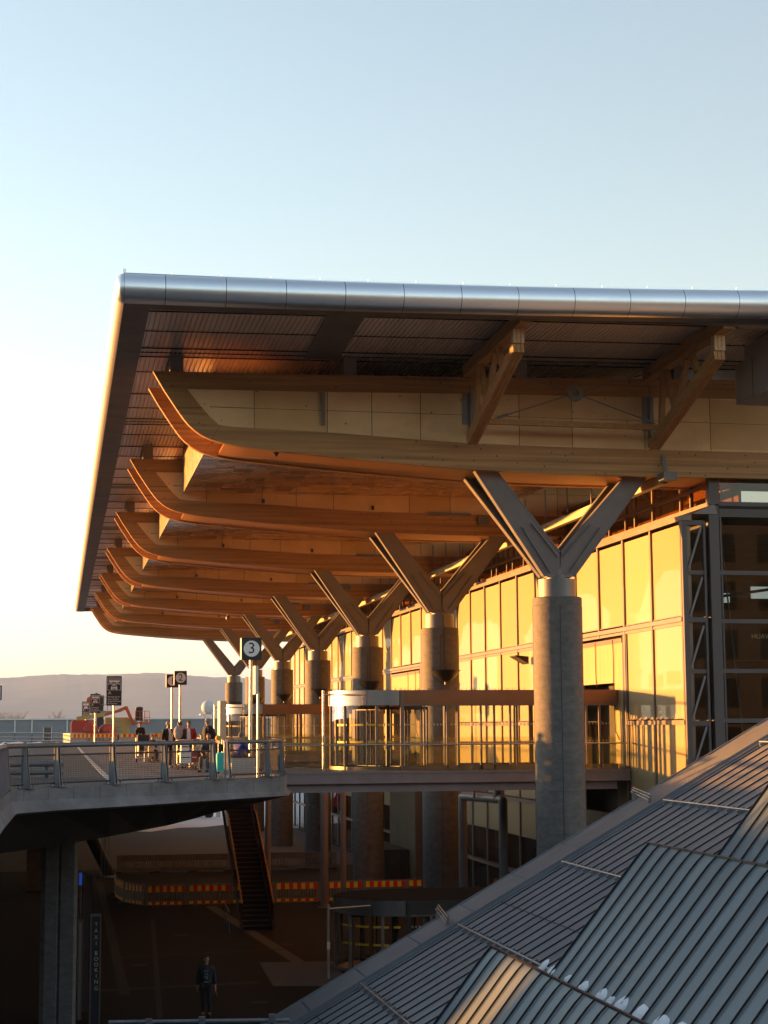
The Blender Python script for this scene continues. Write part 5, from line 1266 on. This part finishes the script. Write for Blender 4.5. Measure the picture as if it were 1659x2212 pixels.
    add('lo',lo,(.185*b,.135*b)); add('pel',J['pel']+Vector((0,0,.05))*s,(.18*b,.135*b),'lo'); add('sp',J['sp'],(.175*b,.13*b),'pel'); add('ch',J['ch'],(.19*b,.135*b),'sp'); add('up',J['ch']+(J['nk']-J['ch'])*.72,(.12*b,.10*b),'ch'); add('nk',J['nk']+(J['hb']-J['nk'])*.2,(.075,.075),'up')
    for q in 'lr':
        add('s'+q,J['s'+q]-Vector((0,0,.01)),.082*b,'ch'); add('e'+q,J['e'+q],.066*b,'s'+q); add('w'+q,J['w'+q]-(J['w'+q]-J['e'+q])*.04,.05*b,'e'+q)
    obj('jacket',skin_mesh(V,E,R,1),top,r)
    if front:     # open jacket: shirt front shows as a raised panel
        k=MB(); n=6; P=[]
        for j in range(n+1):
            t=j/n; c=J['pel'].lerp(J['ch'],t) if t<.999 else J['ch']; c=J['pel'].lerp(J['nk'],t*.97); wd=(.085-.03*t)*s
            dep=(.150 if t<.75 else .150-.30*(t-.75))*s*b*.97
            for a in (-1,-.5,0,.5,1): P.append(c+Vector((a*wd,-dep-(1-a*a)*.012*s,0)))
        k.add(P,[(j*5+i,j*5+i+1,(j+1)*5+i+1,(j+1)*5+i) for j in range(n) for i in range(4)],True); k.build('shirt',front,r)
    # trousers and shoes
    V=[];E=[];R=[];ix={}
    add('pel',J['pel'],(.15,.115))
    for q in 'lr': add('h'+q,J['h'+q],.10,'pel'); add('k'+q,J['k'+q],.078,'h'+q); add('a'+q,J['a'+q]+(J['k'+q]-J['a'+q])*.02,.062,'k'+q)
    obj('trousers',skin_mesh(V,E,R,1),legs,r)
    for q in 'lr':
        V=[];E=[];R=[];ix={}
        d=(J['t'+q]-J['a'+q]); add('h',J['a'+q]+Vector((0,.03*s,-.035*s)),.05); add('m',J['a'+q]+d*.55+Vector((0,0,-.01*s)),.046,'h'); add('t',J['t'+q]+Vector((0,-.03*s,0)),.036,'m')
        obj('shoe',skin_mesh(V,E,R,1),'luggage_black',r)
    r.rotation_euler=(0,0,heading); return r
# standing group.  heading 0 faces the camera (-Y); positive turns counter-clockwise
FOLD=dict(el=(.22,.0,1.15),wl=(.06,-.20,1.10),er=(-.22,.0,1.15),wr=(-.06,-.20,1.06))
WALK=dict(kl=(.10,-.10,.52),al=(.10,.02,.11),tl=(.11,-.14,.05),kr=(-.09,.02,.51),ar=(-.09,.12,.10),tr=(-.10,-.03,.05),wl=(.27,-.10,.90),wr=(-.25,.02,.88))
pa=atZ(302,1630,0)
person((pa.x,pa.y,0),.15,1.72,'person in a long black coat standing with a black suitcase, far back on the kerb',over=dict(wl=(.05,-.2,.95),wr=(-.05,-.2,.95),el=(.23,0,1.16),er=(-.23,0,1.16)),top='cloth_black',long_coat=True,bulk=1.12)
person((3.83,62.0,0),.55,1.66,'person with grey hair and glasses in a dark suit jacket, left of the grey backpack',top='cloth_black',hair='hair_grey',front='cloth_white',legs='cloth_navy')
bp_=person((4.17,61.0,0),PI-.35,1.64,'person seen from behind, dark sleeves, wearing a grey backpack',top='cloth_navy',hair='hair_brown',bulk=1.05)
person((4.53,61.5,0),-.1,1.66,'person with short brown hair in an open red jacket over a white shirt',over=dict(el=(.26,.03,1.15),wl=(.10,-.17,1.02),er=(-.26,.03,1.15),wr=(-.20,-.14,.98)),top='cloth_red',hair='hair_brown',front='cloth_white',bulk=1.12)
person((5.08,59.9,0),-1.05,1.76,'bald person in a black jacket and green pullover, facing left',over=dict(el=(.27,.08,1.15),wl=(.2,.10,.95),er=(-.25,.0,1.15),wr=(-.16,-.14,1.0)),top='cloth_black',hair='hair_grey',bald=True,front='cloth_green',bulk=1.15)
person((4.78,55.9,0),-.5,1.66,'seated person with short reddish hair, turned left, beside the yellow beanie',pose=SIT,top='cloth_navy',hair='hair_brown',legs='cloth_brown')
person((4.98,55.1,0),2.7,1.55,'seated person in a yellow knitted beanie and dark jacket',pose=SIT,top='cloth_black',hair='hair_brown',hat='beanie_yellow',legs='cloth_brown')
person((5.72,55.2,0),2.2,1.68,'seated person in a blue jacket and grey beanie on the concrete block',pose=SIT,over=dict(kl=(.13,-.45,.45),al=(.13,-.75,.12),tl=(.14,-.88,.06),kr=(-.13,-.45,.45),ar=(-.13,-.72,.12),tr=(-.14,-.86,.06)),top='cloth_blue',hair='hair_grey',hat='beanie_grey',bulk=1.1)
person((5.35,63.2,0),1.2,1.68,'person with grey hood seated far behind the blue jacket',pose=SIT,top='cloth_grey',hair='hair_dark',hat='beanie_grey')
person((3.86,74.5,0),.4,1.6,'seated person in dark clothes bending forward, behind the suit jacket',pose=SIT,over=dict(ch=(0,-.08,.88),nk=(0,-.16,1.02),hb=(0,-.21,1.08)),top='cloth_black',hair='hair_dark')
pm=atZ(445,2197,GZ)
wm=person((pm.x,pm.y,GZ),-.12,1.80,'person in a black jacket and printed black shirt walking through the dark plaza',over=WALK,top='cloth_black',legs='cloth_black',hair='hair_dark',front='cloth_black',bulk=1.18,headturn=.45,group='people walking below')
ORG[wm.name]=Vector((0,0,0)); k=MB()
random.seed(5)
for i in range(60):
    x=random.uniform(-.07,.07);z=random.choice([1.37,1.36,1.28,1.23,1.19,1.15,1.06,1.05])+random.uniform(-.015,.015)
    y=-.196+ (z-1.2)*.04; k.quad((x,y,z),(x+.013,y,z+.002),(x+.012,y,z+.014),(x-.002,y,z+.012))
k.build('shirt_print','print_grey',wm)
k=MB(); k.ell((.29,-.12,.66),.035,.06,.11,10,8); k.tube((.27,-.1,.80),(.29,-.12,.74),.01,5); tag(o:=k.build('camera_bag','luggage_black'),'small dark bag hanging from the hand of the walking person','bag'); o.location=Vector((pm.x+.29,pm.y-.12,GZ+.55))
# backpack
ORG[bp_.name]=Vector((0,0,0))
k=MB(); k.ell((0,.185,1.27),.17,.11,.24,14,10); k.ell((0,.27,1.17),.12,.06,.12,12,8); b_=k.build('backpack','cloth_grey'); tag(b_,'grey backpack with a hood on the back of the person seen from behind','backpack')
b_.location=Vector((4.17,61.0,0))+Matrix.Rotation(PI-.35,3,'Z')@Vector((0,.185,0))+Vector((0,0,1.03)); b_.rotation_euler=(0,0,PI-.35)

# ------------------------------------------------------------------ luggage and kerb furniture
def suitcase(x,y,w_,d,h,m,label,handle=True):
    r=thing('suitcase',(x,y,0),label,'suitcase'); k=MB()
    k.prism([(x-w_/2+.03,.07),(x+w_/2-.03,.07),(x+w_/2,.11),(x+w_/2,h-.05),(x+w_/2-.05,h),(x-w_/2+.05,h),(x-w_/2,h-.05),(x-w_/2,.11)],'y',y,y+d)
    for i in range(3): xx=x-w_*.3+i*w_*.3; k.box(xx-.015,y-.012,.12,xx+.015,y-.001,h-.06)
    k.build('shell',m,r)
    if handle:
        k=MB(); k.path([(x-.09,y+d*.7,h),(x-.09,y+d*.7,h+.38),(x+.09,y+d*.7,h+.38),(x+.09,y+d*.7,h)],.012,6); k.build('handle','pole_steel',r)
    for sx in (-1,1): k=MB(); k.tube((x+sx*w_*.36,y+.02,.04),(x+sx*w_*.36,y+.06,.04),.04,10); k.build('wheel','rubber',r)
    return r
p=atZ(302,1632,0)
suitcase(p.x-.02,p.y-.55,.42,.28,.74,'luggage_black','black wheeled suitcase in front of the person in the long black coat')
suitcase(5.02,54.0,.30,.42,.66,'turquoise','bright turquoise suitcase behind the mesh railing')
def trolley(x,y,label,load):
    r=thing('luggage_trolley',(x,y,0),label,'trolley','luggage trolleys on the kerb'); k=MB()
    k.path([(x-.32,y,.15),(x-.28,y+.75,.18),(x-.28,y+.8,1.02),(x+.28,y+.8,1.02),(x+.28,y+.75,.18),(x+.32,y,.15),(x-.32,y,.15)],.02,6)
    for z in (.45,.7,.88): k.tube((x-.28,y+.79,z),(x+.28,y+.79,z),.014,6)
    for i in range(6): xx=x-.25+i*.1; k.tube((xx,y+.02,.17),(xx,y+.75,.2),.008,5)
    k.build('frame','pole_steel',r)
    for (a,b) in ((-.3,.05),(.3,.05),(-.26,.7),(.26,.7)): k=MB(); k.tube((x+a-.025,y+b,.075),(x+a+.025,y+b,.075),.075,12); k.build('wheel','rubber',r)
    return r
trolley(4.33,59.6,'steel luggage trolley loaded with cartons in front of the red jacket','')
trolley(4.92,60.6,'steel luggage trolley beside the bald person','')
trolley(3.5,73.2,'steel luggage trolley with a black bag, left of the seated dark figure','')
trolley(6.1,61.8,'steel luggage trolley behind the blue jacket, by the glass railing','')
def bx_thing(name,x0,y0,z0,x1,y1,z1,m,label,cat,extra=None):
    k=MB(); b=.02; k.prism([(x0+b,z0),(x1-b,z0),(x1,z0+b),(x1,z1-b),(x1-b,z1),(x0+b,z1),(x0,z1-b),(x0,z0+b)],'y',y0,y1)
    k.mi(1); k.box(x0+.02,y0-.006,(z0+z1)/2-.02,x1-.02,y0-.001,(z0+z1)/2+.02)
    return tag(k.build(name,[m,extra or m]),label,cat)
bx_thing('carton',4.12,59.65,.22,4.48,60.2,.62,'paper','white carton on the trolley in front of the red jacket','carton','sign_black')
bx_thing('carton',4.14,59.7,.62,4.42,60.15,.95,'cloth_white','pale carton stacked on the white carton','carton','cloth_red')
bx_thing('carton',4.50,59.75,.24,4.70,60.2,.6,'cloth_red','small red and white carton beside the white carton on the trolley','carton','paper')
bx_thing('travel_bag',4.68,60.7,.24,5.14,61.2,.62,'cloth_black','black travel bag on the trolley beside the bald person','bag')
bx_thing('travel_bag',3.25,73.3,.8,3.75,73.85,1.14,'luggage_black','black bag lying on top of the far trolley','bag')
bx_thing('carton',3.72,73.4,.22,3.95,73.9,.86,'carton','yellow lit carton standing on the far trolley','carton','sign_edge')
bx_thing('carton',4.62,62.2,.0,4.86,62.6,.98,'carton','tall tan carton lit by the sun, left of the bald person','carton','sign_edge')
k=MB(); k.prism([(5.38,54.55),(6.12,54.55),(6.12,55.15),(5.38,55.15)],'z',0,.46); tag(k.build('concrete_block','block'),'square pale concrete block used as a seat behind the mesh railing','block')
k=MB(); k.prism([(4.55,55.6),(5.3,55.2),(5.4,55.75),(4.7,56.1)],'z',0,.44); tag(k.build('concrete_block','block'),'concrete block under the person in the yellow beanie','block')
k=MB(); k.box(3.6,74.3,0,4.15,75.0,.45); tag(k.build('concrete_block','block'),'concrete block under the bending dark figure','block')
k=MB(); k.box(5.1,63.0,0,5.65,63.6,.45); tag(k.build('concrete_block','block'),'concrete block under the person with the grey hood','block')
for i,(x,y,t) in enumerate(((5.9,61,'slim steel bollard right of the bald person'),(6.5,64,'slim steel bollard by the glass railing'),(6.45,56.4,'short steel bollard right of the seated people'),(4.05,90,'slim steel bollard beside the person in the long coat'))):
    k=MB(); k.tube((x,y,0),(x,y,.95),.05,10); k.lathe([(.055,.95),(.05,.99),(0,1.0)],x,y,10); tag(k.build('bollard','pole_steel'),t,'bollard','steel bollards on the kerb')
k=MB(); k.ell((6.35,76,.98),.09,.09,.09,10,8); k.tube((6.35,76,0),(6.35,76,.9),.03,8); 
r=thing('ground_lamp',(6.35,76,0),'small glowing lamp on a short post behind the glass railing','lamp'); k=MB(); k.tube((6.35,76,0),(6.35,76,.9),.03,8); k.build('post','frame_dark',r); k=MB(); k.ell((6.35,76,.98),.09,.09,.09,10,8); k.build('globe','lamp_warm',r)

# ------------------------------------------------------------------ boom lifts, guard rail and far buildings
YB_=180
def at(u,v): return atY(u,v,YB_)
r=thing('boom_lift',(4,YB_,0),'red boom lift with a long orange arm stretched to a raised basket','boom lift','boom lifts behind the barriers')
k=MB(); k.mi(0)
a=at(153,1596);b=at(190,1556); k.prism([(a.x,a.z),(b.x,a.z),(b.x,b.z),(a.x+.15,b.z),(a.x,b.z-.3)],'y',YB_-1,YB_+1.4); k.build('counterweight','lift_red',r)
c=at(193,1577); k=MB(); k.ell((c.x,YB_-.6,c.z),.85,.7,.95,16,12); k.build('engine_hood','lift_red',r)
c=at(225,1578); k=MB(); k.ell((c.x+.3,YB_+.2,c.z-.1),.9,.7,.8,16,12); k.build('engine_hood','lift_red',r)
k=MB(); a=at(186,1572); k.box(a.x,YB_-.9,-.0,a.x+3.2,YB_+1.2,.55); k.build('chassis','luggage_black',r)
for xx in (.6,2.9): k=MB(); k.tube((a.x+xx,YB_-1.3,.45),(a.x+xx,YB_-.85,.45),.45,18); k.build('wheel','rubber',r)
k=MB(); k.bar(at(165,1553),at(226,1543),.5,.42,(0,0,1)); k.build('lower_boom','lift_olive',r)
k=MB(); a=at(227,1550);b=at(280,1585); k.prism([(a.x,b.z),(b.x,b.z+.1),(b.x+.1,a.z-.3),(b.x-.2,a.z),(a.x,a.z)],'y',YB_+.3,YB_+1.0)
for v in (1557,1569,1578):
    p=at(232,v);q=at(262,v+3); k.mi(1).box(p.x,YB_+.26,q.z,q.x,YB_+.298,p.z)
k.build('arm_link',['lift_olive','corrugated'],r)
k=MB(); k.bar(at(220,1546),at(262,1534),.34,.3,(0,0,1)); k.bar(at(255,1536),at(274,1528),.36,.34,(0,0,1)); k.build('upper_boom','lift_orange',r)
k=MB(); k.bar(at(272,1527),at(287,1563),.32,.34,(1,0,.4)); k.bar(at(285,1566),at(293,1561),.3,.3); k.build('jib','lift_orange',r)
k=MB(); a=at(291,1563);b=at(323,1536)
k.box(a.x,YB_-.5,a.z-.05,b.x,YB_+.6,a.z+.12)
for xx in (0,.33,.66,1.): 
    for yy in (-.48,.58): k.tube((a.x+.03+(b.x-a.x-.06)*xx,YB_+yy,a.z),(a.x+.03+(b.x-a.x-.06)*xx,YB_+yy,b.z),.025,6)
for z in (b.z,(a.z+b.z)/2):
    for yy in (-.48,.58): k.tube((a.x,YB_+yy,z),(b.x,YB_+yy,z),.025,6)
    for x in (a.x+.03,b.x-.03): k.tube((x,YB_-.48,z),(x,YB_+.58,z),.025,6)
k.build('basket','lift_orange',r)
k=MB(); k.box(a.x+.08,YB_-.3,a.z+.3,a.x+.8,YB_+.3,b.z+.25); k.ell((a.x+.45,YB_,b.z+.3),.42,.35,.16,10,6); k.build('control_box','luggage_black',r)
YB_=196
r=thing('boom_lift',(4.5,YB_,0),'second boom lift with a dark upright arm and grey basket behind the middle lane sign','boom lift','boom lifts behind the barriers')
k=MB(); k.bar(at(216,1575),at(216,1505),.7,.75,(1,0,0)); k.build('mast','luggage_black',r)
k=MB(); k.bar(at(188,1540),at(192,1510),.6,.5,(1,0,0)); k.bar(at(190,1512),at(212,1500),.5,.5); k.build('upper_boom','lift_orange',r)
k=MB(); k.bar(at(180,1588),at(226,1585),1.2,.7); k.build('chassis','luggage_black',r)
k=MB(); a=at(214,1538);b=at(240,1506)
k.box(a.x,YB_-.5,a.z-.1,b.x,YB_+.5,a.z+.12); k.box(a.x-.3,YB_-.3,a.z+.7,a.x+.55,YB_+.3,b.z+.2)
for xx in (.35,.7,1.): k.tube((a.x+(b.x-a.x)*xx,YB_-.45,a.z),(a.x+(b.x-a.x)*xx,YB_-.45,b.z),.03,6)
for z in (b.z,(a.z+b.z)/2): k.tube((a.x,YB_-.45,z),(b.x,YB_-.45,z),.03,6)
k.build('basket','steel_paint',r)
# guard rail at far left
r=thing('guard_rail',(-1.5,156,0),'three-rail steel guard rail at the far left end of the bridge road','guard rail')
for z in (1.05,.68,.38):
    k=MB(); k.tube((-9,156,z+.06),(2.3,156,z-.10),.055,8); k.build('rail','pole_steel',r)
for i in range(8):
    x=-8.4+i*1.5; k=MB(); k.box(x-.05,156.06,0,x+.05,156.16,1.08-.015*i); k.build('post','galvanized',r)
# hangar
r=thing('hangar',(0,420,GZ),'long low grey corrugated building far behind the bridge, with a narrow dark door','building')
k=MB(); n=40
for i in range(n):
    z0=GZ+(3.45-GZ)*i/n;z1=GZ+(3.45-GZ)*(i+1)/n; k.add([(-60,420,z0),(62,420,z0),(62,419.88,(z0+z1)/2),(-60,419.88,(z0+z1)/2),(62,420,z1),(-60,420,z1)],[(0,1,2,3),(3,2,4,5)],False)
k.box(-60,420.01,GZ,62,450,3.4); k.build('wall','corrugated',r)
k=MB(); k.box(-60.5,419.6,3.42,62.5,450,3.75); k.build('roof','hangar_trim',r)
k=MB()
for u in (32,69,145,220,298,371,443): p=atY(u,1570,420); k.box(p.x-.15,419.8,GZ,p.x+.15,419.86,3.42)
k.build('trim','hangar_trim',r)
k=MB(); p=atY(95,1572,420);q=atY(110,1606,420); k.mi(0).box(p.x,419.7,q.z,q.x,419.86,p.z); k.mi(1).box(p.x-.2,419.75,q.z,p.x,419.84,p.z+.2); k.box(q.x,419.75,q.z,q.x+.2,419.84,p.z+.2); k.build('door',['interior_dark','hangar_trim'],r)
k=MB(); p=atY(394,1573,420);q=atY(407,1590,420); k.box(p.x,419.7,q.z,q.x,419.86,p.z); k.build('vent','frame_dark',r)
# radome
r=thing('radome',(59.3,700,GZ),'white radar dome on a railed steel tower beyond the long grey building','radar dome')
k=MB(); k.ell((59.3,700,9.4),2.75,2.75,2.9,20,14); k.build('dome','radome',r)
k=MB(); k.box(56,697,6.4,62.6,703,6.75)
for x in (56.2,58,60.6,62.4): k.box(x-.08,696.9,6.75,x+.08,697.0,7.7)
k.box(56,696.9,7.55,62.6,697,7.7)
for x in (57.6,61): k.box(x-.25,699,GZ,x+.25,699.5,6.4)
k.bar((57.6,699,1),(61,699,5.5),.2,.2,(0,1,0)); k.build('tower','hangar_trim',r)
# bare birches beyond the hangar
def bare_tree(x,y,h,seed,label):
    rnd=random.Random(seed); r=thing('bare_tree',(x,y,GZ),label,'tree','bare trees beyond the grey building'); k=MB(); kc=MB()
    k.tube((x,y,GZ),(x,y,GZ+h*.45),h*.012,6,r2=h*.008)
    def br(p,d,L,rad,lev):
        q=p+d*L; (k if lev<2 else kc).tube(p,q,rad,4,r2=rad*.6,cap=False)
        if lev<4:
            for i in range(3):
                e=(d+Vector((rnd.uniform(-.7,.7),rnd.uniform(-.7,.7),rnd.uniform(-.1,.5)))).normalized(); br(p+d*L*rnd.uniform(.45,1),e,L*rnd.uniform(.5,.75),rad*.55,lev+1)
    for i in range(6): br(Vector((x,y,GZ+h*rnd.uniform(.3,.5))),Vector((rnd.uniform(-.5,.5),rnd.uniform(-.5,.5),1)).normalized(),h*.27,h*.008,0)
    k.build('trunk','bark',r); kc.build('crown','bark',r)
for i,(u,y,h,t) in enumerate(((2,560,15,'bare tree at the left edge above the long grey building'),(14,560,14,'second bare tree from the left edge, above the grey building'),(30,565,14.5,'third bare tree from the left edge, above the grey building'),(124,600,14.5,'single bare tree left of the small lane sign, beyond the grey building'))):
    p=atY(u,1550,y); bare_tree(p.x,y,h,i+3,t)
